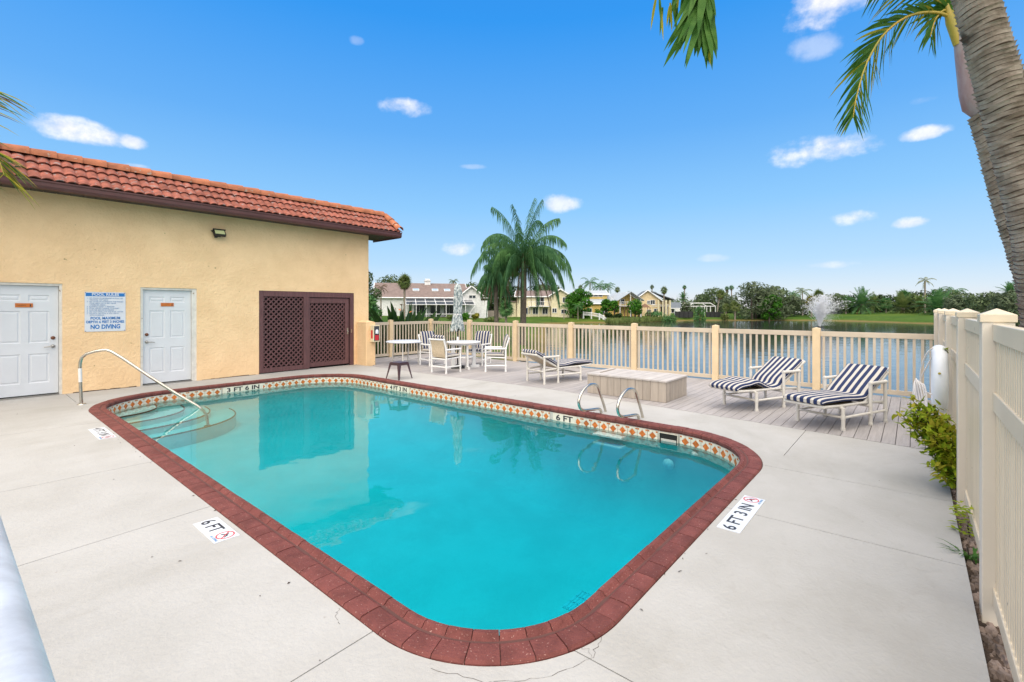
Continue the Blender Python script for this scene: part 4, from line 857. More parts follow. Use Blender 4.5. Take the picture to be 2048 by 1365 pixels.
def life_ring():
    S = thing('life_ring', 'white life ring hung edge-on from the vinyl fence', 'life ring', (6.72, -.215, .90))
    m = MB(); seg, sub = 48, 14; Rm, rr = .305, .06; vs = [((Rm + rr * cos(b)) * cos(a), rr * 1.05 * sin(b), (Rm + rr * cos(b)) * sin(a)) for a in (2 * pi * i / seg for i in range(seg)) for b in (2 * pi * j / sub for j in range(sub))]
    m.add(vs, [(i * sub + j, i * sub + (j + 1) % sub, ((i + 1) % seg) * sub + (j + 1) % sub, ((i + 1) % seg) * sub + j) for i in range(seg) for j in range(sub)], 0, True); m.build('ring', 'ring', S)
    m = MB(); m.ball((-.372, .01, .1), .012, 8, 6); m.build('toggle', 'petiole', S)
    m = MB(); m.tube(smooth([(-.20, .055, .34), (-.1, .11, .25), (.0, .15, .05), (.02, .13, -.12), (-.05, .06, -.16)], 5), .008, 6); m.build('grab_line', 'rope', S)
    T = thing('rope_coil', 'loose coil of white throw rope hanging beside the life ring', 'rope', (6.74, -.06, .72))
    for q in range(7):
        m = MB(); pts = []; w, h, ph = .055 + .012 * (q % 3), .17 + .015 * (q % 4), q * .5
        for i in range(25): a = 2 * pi * i / 24; pts.append((w * sin(a) + .02 * (q - 3) * .6, .03 * sin(a + ph) + .008 * (q - 3), h * cos(a) * (1 if cos(a) > 0 else 1.1) - .05))
        m.tube(pts, .0085, 6); m.build('loop', 'rope', T)
    m = MB(); m.tube([(0, 0, .14), (.0, -.03, .24), (-.03, -.1, .42)], .0065, 6); m.build('tail', 'rope', T)
life_ring()

# ------------------------------------------------------------------ plants
def blade(m, p, d, L, w, droop, mi=0, n=3, side=None, taper=1.0):
    """one narrow leaf from p along d, bending down"""
    d = Vector(d).normalized(); p = Vector(p); side = side or d.cross(Vector((0, 0, 1)))
    if side.length < 1e-3: side = Vector((1, 0, 0))
    side = side.normalized(); vs = []; st = L / n
    for i in range(n + 1):
        ww = w * (.55 + .45 * min(1, i / max(1, n * .35))) * (1 - (i / n) ** 2.2 * taper) * .5
        if i == n: vs.append(p)
        else: vs += [p - side * ww, p + side * ww]
        d = (d + Vector((0, 0, -droop * st / max(L, 1e-6)))).normalized(); p = p + d * st
    f = [(2 * i, 2 * i + 1, 2 * i + 3, 2 * i + 2) for i in range(n - 1)] + [(2 * n - 2, 2 * n - 1, 2 * n)]
    m.add(vs, f, mi)
def frond(p, az, el, L, sag, nl, ll, lw, hang, mi=0, r=.02, vee=.5, n=12, seg=5, mr=None, mb=None, twist=0, nb=3, jit=.15, full=.12):
    """feather frond: arching rib with leaflets on both sides"""
    m = mb or MB(); p = Vector(p); d = Vector((cos(az) * cos(el), sin(az) * cos(el), sin(el))); pts = [p.copy()]; ds = [d.copy()]; st = L / n
    for i in range(n):
        d = (d + Vector((0, 0, -sag * st / L * (.5 + i / n)))).normalized(); p = p + d * st; pts.append(p.copy()); ds.append(d.copy())
    m.tube(pts, [r * (1 - .85 * i / n) for i in range(n + 1)], seg, mi if mr is None else mr, False)
    for j in range(nl):
        f = full + (1 - full) * (j + .5) / nl; x = f * n; i = min(n - 1, int(x)); q = pts[i].lerp(pts[i + 1], x - i); dd = ds[i]; sd_ = dd.cross(Vector((0, 0, 1)))
        if sd_.length < .05: sd_ = Vector((sin(az), -cos(az), 0))
        sd_.normalize(); up = sd_.cross(dd).normalized(); l = ll * (.45 + .55 * sin(pi * min(.97, f ** .75))) * random.uniform(1 - jit, 1 + jit)
        for s in (1, -1):
            dv = (sd_ * s * (1 - .35 * f) + dd * (.45 + .6 * f) + up * (vee + random.uniform(-jit, jit))).normalized()
            blade(m, q, dv, l, lw, hang * random.uniform(.7, 1.3), mi, nb, dd + up * .2)
    return m
def palm(name, label, base, h, trunk_r, nf, L, sag, nl, ll, lw, hang, leaf, bark='bark', lean=(0, 0), el=(-.4, 1.2), group='palms across the lake', dead=0, skirt=0, cat='palm tree', n=8, nb=2, vee=.3, boots=False, r=.03):
    S = thing(name, label, cat, base, 0, group); m = MB(); k = 7 if h > 2 else 3; top = Vector((lean[0], lean[1], h))
    m.tube([(lean[0] * (i / k) ** 1.5, lean[1] * (i / k) ** 1.5, h * i / k - .3 * (i == 0)) for i in range(k + 1)], [trunk_r * (1.25 if i == 0 else 1.0 - .12 * i / k) for i in range(k + 1)], 8); m.build('trunk', bark, S)
    for i in range(nf):
        f = (i + .5) / nf; e = el[1] + (el[0] - el[1]) * f + random.uniform(-.12, .12); a = i * 2.39996 + random.uniform(-.2, .2)
        frond(top, a, e, L * random.uniform(.85, 1.1), sag, nl, ll, lw, hang, r=r, n=n, seg=4, nb=nb, vee=vee).build('frond', [leaf], S)
    for i in range(dead): frond(top, i * 2.1 + random.uniform(0, 1), -.5 + random.uniform(-.2, .2), L * random.uniform(.6, .85), 2.2, nl // 2, ll * .7, lw, 3, r=r, n=n, seg=4, nb=2).build('dead_frond', 'dead', S)
    return S
def fan_palm(name, label, base, h, trunk_r, crown, nleaf, leaf, bark='barkp', lean=(0, 0), group='palms across the lake', el=(-1.0, 1.4), skirt=0, cat='palm tree'):
    S = thing(name, label, cat, base, 0, group); m = MB(); k = 6; top = Vector((lean[0], lean[1], h))
    m.tube([(lean[0] * (i / k) ** 1.6, lean[1] * (i / k) ** 1.6, h * i / k - .3 * (i == 0)) for i in range(k + 1)], [trunk_r] * (k + 1), 8); m.build('trunk', bark, S)
    for i in range(nleaf + skirt):
        dead = i >= nleaf; f = (i + .5) / nleaf; e = -1.2 + random.uniform(-.2, .2) if dead else el[1] + (el[0] - el[1]) * f; a = i * 2.39996 + random.uniform(-.3, .3)
        d = Vector((cos(a) * cos(e), sin(a) * cos(e), sin(e))); q = top + d * crown * .42; m = MB(); m.tube([top, q], [.025, .018], 4, 0, False)
        s = d.cross(Vector((0, 0, 1))).normalized(); u = s.cross(d)
        for j in range(13):
            t = (j - 6) / 6 * 1.9; blade(m, q, d * cos(t) + s * sin(t) + u * .25 * cos(2 * t), crown * random.uniform(.5, .66), crown * .085, 1.1, 0, 3, (s * cos(t) - d * sin(t)))
        m.build('dead_frond' if dead else 'frond', 'dead' if dead else leaf, S)
    return S
def leaf_cloud(m, blobs, n, size, mi=0, shell=.55, flat=.0):
    tot = sum(b[3] * b[4] * b[5] for b in blobs)
    for (x, y, z, a, b, c) in blobs:
        for i in range(int(n * a * b * c / tot) + 4):
            v = Vector((random.gauss(0, 1), random.gauss(0, 1), random.gauss(0, 1))).normalized(); r = shell + (1.06 - shell) * random.random() ** .6
            p = Vector((x + v.x * a * r, y + v.y * b * r, z + v.z * c * r)); nn = (v + Vector((random.gauss(0, .6), random.gauss(0, .6), random.gauss(.3, .6)))).normalized(); t = nn.orthogonal().normalized(); t = Matrix.Rotation(random.uniform(0, 6.28), 3, nn) @ t; w = nn.cross(t); s = size * random.uniform(.55, 1.25)
            m.add([p - t * s, p + w * s * .42, p + t * s, p - w * s * .42], [(0, 1, 2, 3)], mi)
def broad_tree(name, label, base, h, wid, leaf, n=2600, size=.42, trunk=.2, clumps=13, low=.12, group='trees across the lake', cat='tree', stems=1, seed=0, core=True):
    rs = random.getstate(); random.seed(seed * 31 + 5); S = thing(name, label, cat, base, 0, group)
    tr = MB(); bl = []; 
    for q in range(stems):
        ox = (q - (stems - 1) / 2) * wid * .3; tr.tube([(ox, 0, -.3), (ox * 1.05 + .1, .1, h * .25), (ox * 1.2, 0, h * .55)], [trunk, trunk * .8, trunk * .5], 7)
    for i in range(clumps):
        a = i * 2.4 + random.uniform(-.3, .3); f = (i + .5) / clumps; z = h * (low + (.93 - low) * f ** .9); rr = wid * .5 * sqrt(max(.05, 1 - ((f - .40) / .68) ** 2)) * random.uniform(.45, .78); s = wid * random.uniform(.17, .27)
        x, y = rr * cos(a), rr * sin(a); bl.append((x, y, min(z, h - s * .6), s, s, s * random.uniform(.62, .85)))
        tr.tube([(0, 0, h * random.uniform(.2, .45)), (x * .5, y * .5, z * .8), (x * .9, y * .9, z)], [trunk * .4, trunk * .25, trunk * .1], 5)
    tr.build('trunk', 'oakbark', S)
    m = MB(); leaf_cloud(m, bl, n, size)
    m.build('crown', leaf, S); random.setstate(rs); return S
def shrub(name, label, base, h, w, leaf, n=700, size=.2, group='shrubs on the far banks', cat='shrub', seed=0, d=None):
    rs = random.getstate(); random.seed(seed * 17 + 3); S = thing(name, label, cat, base, 0, group); bl = []
    for i in range(7): a = i * 2.4; r = w * .3 * random.random(); s = w * random.uniform(.2, .3); bl.append((r * cos(a), r * sin(a), h * random.uniform(.3, .68), s, s, h * .32))
    m = MB(); [m.tube([(0, 0, -.1), (b[0], b[1], b[2])], .03, 4) for b in bl]; m.build('stem', 'oakbark', S); m = MB(); leaf_cloud(m, bl, n, size, shell=.3); m.build('foliage', leaf, S); random.setstate(rs); return S

# --- the ringed palms beside the vinyl fence
def ring_trunk(m, pts, r0, r1, ringh, seg=26):
    P = [Vector(p) for p in smooth(pts, 8)]; L = [0]
    for a, b in zip(P, P[1:]): L.append(L[-1] + (b - a).length)
    n = int(L[-1] / ringh); vs = []; cnt = 0; side = None
    def at(s):
        for i in range(len(P) - 1):
            if s <= L[i + 1]: f = (s - L[i]) / (L[i + 1] - L[i]); return P[i].lerp(P[i + 1], f), (P[i + 1] - P[i]).normalized()
        return P[-1], (P[-1] - P[-2]).normalized()
    ph = [random.uniform(0, 6.28) for _ in range(n + 1)]
    for i in range(n):
        jag = random.uniform(.5, 1.3)
        for f, k in ((.0, 0), (.5, .4), (.86, 1.0), (.90, -.5)):
            s = (i + f) * ringh; c, t = at(s); nx = t.cross(Vector((0, 1, .2))).normalized(); ny = t.cross(nx); r = r0 + (r1 - r0) * s / L[-1]
            for j in range(seg):
                a = 2 * pi * j / seg; w = .003 * sin(3 * a + ph[i]) + .0025 * sin(7 * a + ph[i] * 2) ; rr = r + k * jag * (.0095 + w) + .006 * sin(2 * a + i * .11); q = c + (nx * cos(a) + ny * sin(a)) * rr + t * (.010 * sin(a + 1.1) + .006 * sin(3 * a + ph[i] * .4)); vs.append(q)
            cnt += 1
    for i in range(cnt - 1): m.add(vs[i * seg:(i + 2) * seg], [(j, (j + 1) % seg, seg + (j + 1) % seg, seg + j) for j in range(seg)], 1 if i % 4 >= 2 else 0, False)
def near_palms():
    A = thing('ringed_palm', 'thick leaning palm with a grey ringed trunk, in front of its thinner twin', 'palm tree', (4.7, -.75, -.05), 0, 'ringed palms behind the vinyl fence')
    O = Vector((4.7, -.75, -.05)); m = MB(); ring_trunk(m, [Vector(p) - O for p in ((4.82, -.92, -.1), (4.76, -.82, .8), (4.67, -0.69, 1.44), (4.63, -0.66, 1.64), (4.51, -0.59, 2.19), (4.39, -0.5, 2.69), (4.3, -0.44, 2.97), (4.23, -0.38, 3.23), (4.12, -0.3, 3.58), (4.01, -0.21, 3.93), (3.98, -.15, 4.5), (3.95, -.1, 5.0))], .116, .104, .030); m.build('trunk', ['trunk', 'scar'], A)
    top = Vector((4.0, -.2, 5.0)) - O
    m = MB(); m.tube([top - Vector((0, 0, .05)), top + Vector((-.02, .02, .35)), top + Vector((-.03, .05, .8))], [.12, .09, .05], 14); m.build('crownshaft', 'shaft', A)
    for i in range(9):
        a = 2.2 + i * .70
        if not 4.0 < a % 6.28 < 6.2: continue
        frond(top + Vector((0, 0, .75)), a, .75 - .2 * (i % 3), 2.3, 2.0, 44, .55, .045, 1.0, r=.03, vee=.35, nb=3).build('frond', 'leaf_near', A)
    # the frond hanging into view at the top
    m = MB(); p0 = Vector((3.93, -.08, 5.8)) - O; pts = [p0] + [Vector(q) - O for q in ((3.72, .28, 5.72), (3.50, .66, 5.35), (3.36, .92, 4.85), (3.30, 1.03, 4.35), (3.275, 1.06, 3.95), (3.268, 1.065, 3.66))]
    pts = [Vector(p) for p in smooth(pts, 5)]; m.tube(pts, [.022 * (1 - .75 * i / len(pts)) for i in range(len(pts))], 6, 1, False)
    for i in range(6, len(pts)):
        d = (pts[i] - pts[i - 1]).normalized(); sd_ = Vector((RX, RY, 0))
        for s in (1, -1):
            for q in range(4 if i > len(pts) - 12 else 2):
                out = random.uniform(.10, .95) * (1.15 if s < 0 else .26); dv = (d * .9 + sd_ * s * out + Vector((FX, FY, 0)) * random.uniform(-.3, .3)).normalized(); blade(m, pts[i - 1].lerp(pts[i], random.random()), dv, random.uniform(.32, .50), random.uniform(.045, .075), .55, 2 if random.random() < .10 else 0, 5, sd_ + Vector((FX, FY, 0)) * random.uniform(-.6, .6), .93)
    for q in range(10): blade(m, pts[-1], Vector((RX * random.uniform(-.40, .16), RY * random.uniform(-.40, .16), -1)), random.uniform(.28, .40), .065, .3, 0, 5, Vector((RX, RY, 0)), .93)
    c = Vector((3.30, 1.28, 3.82)) - O
    for q in range(16): blade(m, c + Vector((RX, RY, 0)) * random.uniform(-.14, .12) + Vector((0, 0, random.uniform(-.05, .1))), Vector((RX * random.uniform(-.3, .2), RY * random.uniform(-.3, .2), -1)), random.uniform(.14, .26), .022, .3, 2 if q % 3 == 0 else 0, 4, Vector((RX, RY, 0)), .95)
    m.tube([Vector((3.72, .28, 5.72)) - O, Vector((3.45, .95, 4.9)) - O, c + Vector((0, 0, .12))], [.012, .009, .004], 5, 1, False)
    m.build('frond', ['leaf_near', 'petiole', 'leaf_nearx'], A)
    Bp = thing('ringed_palm', 'thinner ringed palm with a pink crownshaft, standing behind the thick leaning trunk', 'palm tree', (5.3, -.85, -.05), 0, 'ringed palms behind the vinyl fence')
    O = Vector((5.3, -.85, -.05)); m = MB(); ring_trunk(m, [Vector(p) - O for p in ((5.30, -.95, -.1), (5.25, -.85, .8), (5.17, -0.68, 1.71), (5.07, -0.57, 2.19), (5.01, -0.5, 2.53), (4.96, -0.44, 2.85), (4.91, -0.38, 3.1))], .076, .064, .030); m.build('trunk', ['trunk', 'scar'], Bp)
    m = MB(); sp = [(4.918, -.405, 3.10), (4.905, -.385, 3.16), (4.89, -.36, 3.26), (4.875, -.335, 3.40), (4.855, -.305, 3.56), (4.84, -.28, 3.68), (4.83, -.262, 3.76)]; m.tube([Vector(p) - O for p in sp], [.075, .105, .098, .084, .067, .05, .036], 16); m.build('crownshaft', 'shaft', Bp)
    m = MB(); m.tube([Vector(p) - O for p in ((4.925, -.41, 3.085), (4.918, -.405, 3.115))], [.074, .071], 16); m.build('scar_collar', 'black', Bp)
    c = Vector((4.835, -.27, 3.70)) - O
    for dx, dz, w in ((-.07, .15, .030), (.055, .12, .034), (.0, .2, .028)):
        sd_ = Vector((RX, RY, 0)); m = MB(); m.tube([c + sd_ * dx * .3 - Vector((0, 0, .09)), c + sd_ * dx + Vector((0, 0, dz * .5)), c + sd_ * dx * 1.5 + Vector((0, 0, dz * 1.4))], [w * .8, w, w * .5], 10); m.build('petiole', 'petiole', Bp)
    def hand_frond(path, nl, ll, lw, hang, out=1.0, mixy=.12):
        m = MB(); pts = [Vector(p) - O for p in smooth(path, 6)]; m.tube(pts, [.014 * (1 - .75 * i / len(pts)) for i in range(len(pts))], 6, 1, False); n = len(pts)
        for j in range(nl):
            x = (.14 + .85 * (j + .5) / nl) * (n - 1); i = min(n - 2, int(x)); q = pts[i].lerp(pts[i + 1], x - i); d = (pts[i + 1] - pts[i]).normalized(); sd_ = d.cross(Vector((FX, FY, .15))).normalized(); fw = sd_.cross(d); l = ll * (.55 + .45 * sin(pi * (j + .5) / nl))
            for s in (1, -1): dv = d * .95 + sd_ * s * .62 * out + fw * random.uniform(-.35, .35); blade(m, q, dv, l * random.uniform(.75, 1.12), lw, hang * random.uniform(.6, 1.4), 2 if random.random() < mixy else 0, 4, sd_.cross(dv) * .35 + d.cross(fw), .95)
        m.build('frond', ['leaf_near', 'petiole', 'leaf_nearx'], Bp)
    hand_frond([(4.82, -.245, 3.80), (4.70, -.13, 3.84), (4.52, .02, 3.79), (4.36, .155, 3.64), (4.25, .25, 3.42), (4.19, .305, 3.18), (4.17, .325, 3.02)], 46, .34, .026, .55)
    hand_frond([(4.82, -.245, 3.80), (4.76, -.18, 3.90), (4.62, -.06, 3.97), (4.45, .09, 3.99), (4.28, .23, 3.94)], 30, .34, .026, .8)
    hand_frond([(4.83, -.255, 3.80), (4.80, -.22, 3.86), (4.75, -.17, 3.86), (4.70, -.125, 3.78), (4.67, -.10, 3.66)], 14, .28, .028, .9)
    hand_frond([(4.83, -.26, 3.8), (4.85, -.29, 4.1), (4.9, -.37, 4.5), (5.0, -.5, 4.7)], 26, .4, .03, .7)
    hand_frond([(4.84, -.27, 3.8), (4.95, -.42, 4.1), (5.1, -.65, 4.2), (5.25, -.85, 4.05)], 26, .4, .03, .8)
near_palms()
def edge_palm():
    S = thing('clump_palm', 'green and yellow palm fronds at the pool house roof corner', 'palm tree', (.35, 11.2, 0), 0)
    O = Vector((.35, 11.2, 0)); m = MB(); m.tube([(-.9, -.5, -.02), (-.9, -.45, 1.6), (-.85, -.4, 2.9)], [.11, .09, .08], 10); m.build('trunk', 'bark', S)
    # leaflets reach toward the terrace from a frond arching just beside the wall
    for path, nl, ll in (([(-.75, -.4, 2.9), (-.55, -.40, 3.7), (-.35, -.42, 4.4), (-.18, -.46, 4.85), (-.02, -.5, 5.0)], 34, .62), ([(-.75, -.4, 2.9), (-.50, -.42, 3.5), (-.30, -.45, 3.95), (-.12, -.50, 4.12), (.06, -.54, 3.98), (.14, -.56, 3.7)], 60, .58), ([(-.85, -.4, 2.9), (-1.2, -.6, 3.6), (-1.7, -.8, 3.9), (-2.2, -1, 3.7)], 30, .6)):
        m = MB(); pts = [Vector(p) for p in smooth(path, 6)]; n = len(pts); m.tube(pts, [.02 * (1 - .7 * i / n) for i in range(n)], 6, 1, False)
        for j in range(nl):
            x = (.2 + .8 * (j + .5) / nl) * (n - 1); i = min(n - 2, int(x)); q = pts[i].lerp(pts[i + 1], x - i); d = (pts[i + 1] - pts[i]).normalized()
            for s in (1, -1):
                dv = Vector((1.0 * (s > 0) - .7 * (s < 0), random.uniform(-.25, .25), -.55 + random.uniform(-.3, .3))) + d * .5; blade(m, q, dv, ll * random.uniform(.6, 1.15), .030, .5, random.choice((0, 0, 2, 2, 3)), 4, Vector((.2, .5, .8)), .95)
        m.build('frond', ['leaf_near', 'petiole', 'leaf_nearx', 'dead'], S)
edge_palm()
def fence_shrub():
    S = thing('leafy_shrub', 'yellow-green shrub growing out from under the vinyl fence onto the terrace', 'shrub', (5.95, -.36, -.05))
    m = MB(); lf = MB(); tips = [(5.85, .07, .62), (6.1, .0, .75), (5.9, -.1, .62), (5.7, -.14, .5), (6.1, -.15, .7), (5.8, -.2, .45), (5.7, -.24, .3), (5.6, -.17, .22), (6.0, -.25, .6), (5.9, -.28, .35), (5.75, -.3, .2), (6.2, -.2, .55), (5.95, -.01, .67), (5.85, -.2, .55), (6.0, -.1, .68)]
    O = Vector((5.95, -.36, -.05)); rs = [Vector((-.1, .02, 0)), Vector((.1, .03, 0)), Vector((-.25, .02, 0))]
    for i, t in enumerate(tips):
        p0 = rs[i % 3]; p2 = Vector(t) - O; p1 = p0.lerp(p2, .5) + Vector((0, .03, .10)); pts = [Vector(q) for q in smooth([p0, p1, p2], 6)]; m.tube(pts, [.008 * (1 - .6 * j / len(pts)) for j in range(len(pts))], 5)
        for j in range(4, len(pts)):
            for q in range(13):
                c = pts[j - 1].lerp(pts[j], random.random()) + Vector((random.gauss(0, .035), random.gauss(0, .03), random.gauss(0, .035))); d = Vector((random.gauss(0, 1), random.gauss(.25, 1), random.gauss(.5, .8))).normalized(); blade(lf, c, d, random.uniform(.055, .10), random.uniform(.03, .048), .5, 1 if (j > len(pts) - 5 and random.random() < .4) else 0, 3, None, 1)
    m.build('stem', 'oakbark', S); lf.build('foliage', ['leaf_shrub', 'leaf_nearx'], S)
    for lab, loc, n, nm in (('small sprig of green leaves at the foot of the vinyl fence, below the shrub', (4.86, -.33, -.05), 60, 'leafy_sprig'), ('tuft of grassy weed leaves in the gravel at the vinyl fence foot', (4.42, -.30, -.05), 26, 'weed_tuft'), ('lone pair of yellow-green leaves poking through the fence above the life ring', (6.6, -.28, 1.22), 8, 'fence_sprig')):
        T = thing(nm, lab, 'plant', loc); m = MB()
        for i in range(n):
            a = random.uniform(0, 6.28)
            if nm == 'weed_tuft': blade(m, (random.gauss(0, .02), random.gauss(0, .02), 0), (cos(a) * .6, sin(a) * .6, 1), random.uniform(.12, .24), .014, 1.2, 0, 4)
            elif nm == 'fence_sprig': blade(m, (random.gauss(0, .02), 0, random.gauss(0, .02)), (cos(a), .8, sin(a)), .06, .035, .5, 0, 3)
            else: q = Vector((random.uniform(-.16, .1), random.uniform(-.02, .1), random.uniform(.05, .26))); blade(m, q, (cos(a), sin(a), .4), .06, .026, .6, 0, 3)
        m.build('foliage', 'leaf_shrub' if nm != 'weed_tuft' else 'leaf_near', T)
        m = MB(); m.tube([(0, 0, -.03), (-.03, .02, .1 if nm != 'fence_sprig' else 0)], .005, 5); m.build('stem', 'oakbark', T)
fence_shrub()

# --- palms and plants just beyond the fence
def zv(v, d): return 1.65 + (617 - v) * d / 945
def queen(label, u, d, hub_v, base_z, L, nf, nd, lean, top=True, sc=1.0):
    S = thing('queen_palm', label, 'palm tree', pixel_point(u, d, base_z), 0, 'queen palms on the near bank'); H = zv(hub_v, d) - base_z; T = Vector((lean * RX, lean * RY, H))
    m = MB(); k = 8; m.tube([(T.x * i / k, T.y * i / k, H * i / k - .2 * (i == 0)) for i in range(k + 1)], [.20 * sc * (1.15 if i == 0 else 1) for i in range(k + 1)], 12); m.build('trunk', 'bark', S)
    m = MB()
    for i in range(16): a = i * 2.4; m.tube([T - Vector((0, 0, .5 - .03 * i)), T + Vector((.22 * cos(a), .22 * sin(a), .05 + .02 * i)), T + Vector((.34 * cos(a), .34 * sin(a), .40 + .02 * i))], [.06, .04, .02], 5)
    m.build('leaf_base', 'dead', S)
    for i in range(nf):
        f = (i + .5) / nf; e = 1.45 - 1.38 * f + random.uniform(-.1, .1); a = i * 2.39996
        frond(T + Vector((0, 0, .15)), a, e, L * random.uniform(.85, 1.1), (1.5 if i < 6 else 2.5) + 1.1 * f, 76, 1.0 * sc, .056 * sc, 6.0, r=.028, vee=.10, n=14, nb=4, jit=.40, full=.12).build('frond', ('leaf_queen', 'leaf_queen', 'leaf_palm')[i % 3], S)
    for i in range(nd):
        a = i * 2.2 + .4; frond(T - Vector((0, 0, .1)), a, .1 - .5 * random.random(), L * random.uniform(.75, 1.0), 3.3, 30, .5 * sc, .035 * sc, 3.2, r=.025, n=12, nb=3, jit=.3).build('dead_frond', 'dead', S)
queen('tall queen palm with drooping feathery crown on the bank behind the fence', 1046, 31, 528, -.7, 4.3, 46, 14, .05)
queen('lower queen palm with a shaggy brown skirt, beside the tall drooping queen palm', 994, 30, 560, -.6, 1.8, 16, 12, -.1, sc=.7)
def strelitzia():
    S = thing('bird_of_paradise', 'dark clump of tall paddle leaves behind the fence corner', 'plant', pixel_point(806, 19.8, -.45)); 
    for i in range(110):
        a = i * 2.4; f = (i + .5) / 110; e = 1.42 - 1.15 * f + random.uniform(-.1, .1); L = random.uniform(1.7, 2.75) * (1.0 - .1 * f); d = Vector((cos(a) * cos(e), sin(a) * cos(e), sin(e))); b = Vector((.8 * cos(a) * f, .8 * sin(a) * f, 0)); m = MB(); q = b + d * L * .38; m.tube([b, q], [.022, .015], 5, 0, False); blade(m, q, d, L * .62, .34, .35, 0, 6, d.cross(Vector((cos(a + 1), sin(a + 1), .4)))); m.build('leaf', 'strel', S)
    for i in range(5): a = i * 1.3; m = MB(); p = Vector((.3 * cos(a), .3 * sin(a), 1.9 + .1 * i)); m.tube([(p.x * .3, p.y * .3, 0), p], .014, 5, 1, False); [blade(m, p, (cos(a + q), sin(a + q), .6), .22, .05, .2, 0, 3) for q in (-.3, 0, .3)]; m.build('flower', ['brass', 'strel'], S)
strelitzia()

# ------------------------------------------------------------------ houses across the lake
def gable(S, x0, x1, y0, y1, z1, zr, wall, roof, axis='x', oh=.45, z0=-1.0, th=.14, nm='roof'):
    m = MB(); m.b2(x0, x1, y0, y1, z0, z1)
    if axis == 'x': ym = (y0 + y1) / 2; [m.add([(x, y0, z1), (x, y1, z1), (x, ym, zr)], [(0, 1, 2)]) for x in (x0, x1)]
    else: xm = (x0 + x1) / 2; [m.add([(x0, y, z1), (x1, y, z1), (xm, y, zr)], [(0, 1, 2)]) for y in (y0, y1)]
    m.build('wall', wall, S); m = MB()
    def slab(a, b, c, d): m.add([a, b, c, d] + [(p[0], p[1], p[2] + th) for p in (a, b, c, d)], [(0, 1, 2, 3), (7, 6, 5, 4), (0, 4, 5, 1), (1, 5, 6, 2), (2, 6, 7, 3), (3, 7, 4, 0)])
    if axis == 'x':
        k_ = (zr - z1) / (ym - y0); e = oh * k_; slab((x0 - oh, y0 - oh, z1 - e), (x1 + oh, y0 - oh, z1 - e), (x1 + oh, ym, zr), (x0 - oh, ym, zr)); slab((x1 + oh, y1 + oh, z1 - e), (x0 - oh, y1 + oh, z1 - e), (x0 - oh, ym, zr), (x1 + oh, ym, zr))
    else:
        k_ = (zr - z1) / (xm - x0); e = oh * k_; slab((x0 - oh, y1 + oh, z1 - e), (x0 - oh, y0 - oh, z1 - e), (xm, y0 - oh, zr), (xm, y1 + oh, zr)); slab((x1 + oh, y0 - oh, z1 - e), (x1 + oh, y1 + oh, z1 - e), (xm, y1 + oh, zr), (xm, y0 - oh, zr))
    r = m.build(nm, roof, S); m = MB()
    if axis == 'x':
        for x in (x0 - oh - .02, x1 + oh + .02):
            for ya in (y0 - oh, y1 + oh): m.tube([(x, ya, z1 - e + .05), (x, ym, zr + .05)], .13, 4, 0, True, False)
        m.tube([(x0 - oh, y0 - oh - .03, z1 - e + .05), (x1 + oh, y0 - oh - .03, z1 - e + .05)], .13, 4, 0, True, False)
    else:
        for y in (y0 - oh - .02,):
            for xa in (x0 - oh, x1 + oh): m.tube([(xa, y, z1 - e + .05), (xm, y, zr + .05)], .13, 4, 0, True, False)
    m.build('trim', 'h_white', r)
def window(S, x, z, w, h, y=0, mull=1, fr='h_white', side=None):
    m = MB()
    a = .09
    if side is None: B_ = lambda x0, x1, z0, z1, d0, d1: m.b2(x0, x1, y - d1, y - d0, z0, z1)
    else: B_ = lambda x0, x1, z0, z1, d0, d1: m.b2(side - d1, side - d0, x0, x1, z0, z1)
    B_(x - w / 2 - a, x - w / 2, z - h / 2 - a, z + h / 2 + a, .003, .09); B_(x + w / 2, x + w / 2 + a, z - h / 2 - a, z + h / 2 + a, .003, .09); B_(x - w / 2, x + w / 2, z + h / 2, z + h / 2 + a, .003, .09); B_(x - w / 2, x + w / 2, z - h / 2 - a, z - h / 2, .003, .09)
    for i in range(mull): c = x - w / 2 + w * (i + 1) / (mull + 1); B_(c - .035, c + .035, z - h / 2, z + h / 2, .02, .07)
    f = m.build('window', fr, S); m = MB(); B_(x - w / 2, x + w / 2, z - h / 2, z + h / 2, .006, .018); m.build('pane', 'glass', f)
def bars(S, name, segs, r, mt):
    m = MB(); [m.tube([a, b], r, 4, 0, True, False) for a, b in segs]; return m.build(name, mt, S)
HZ = YAW - pi / 2
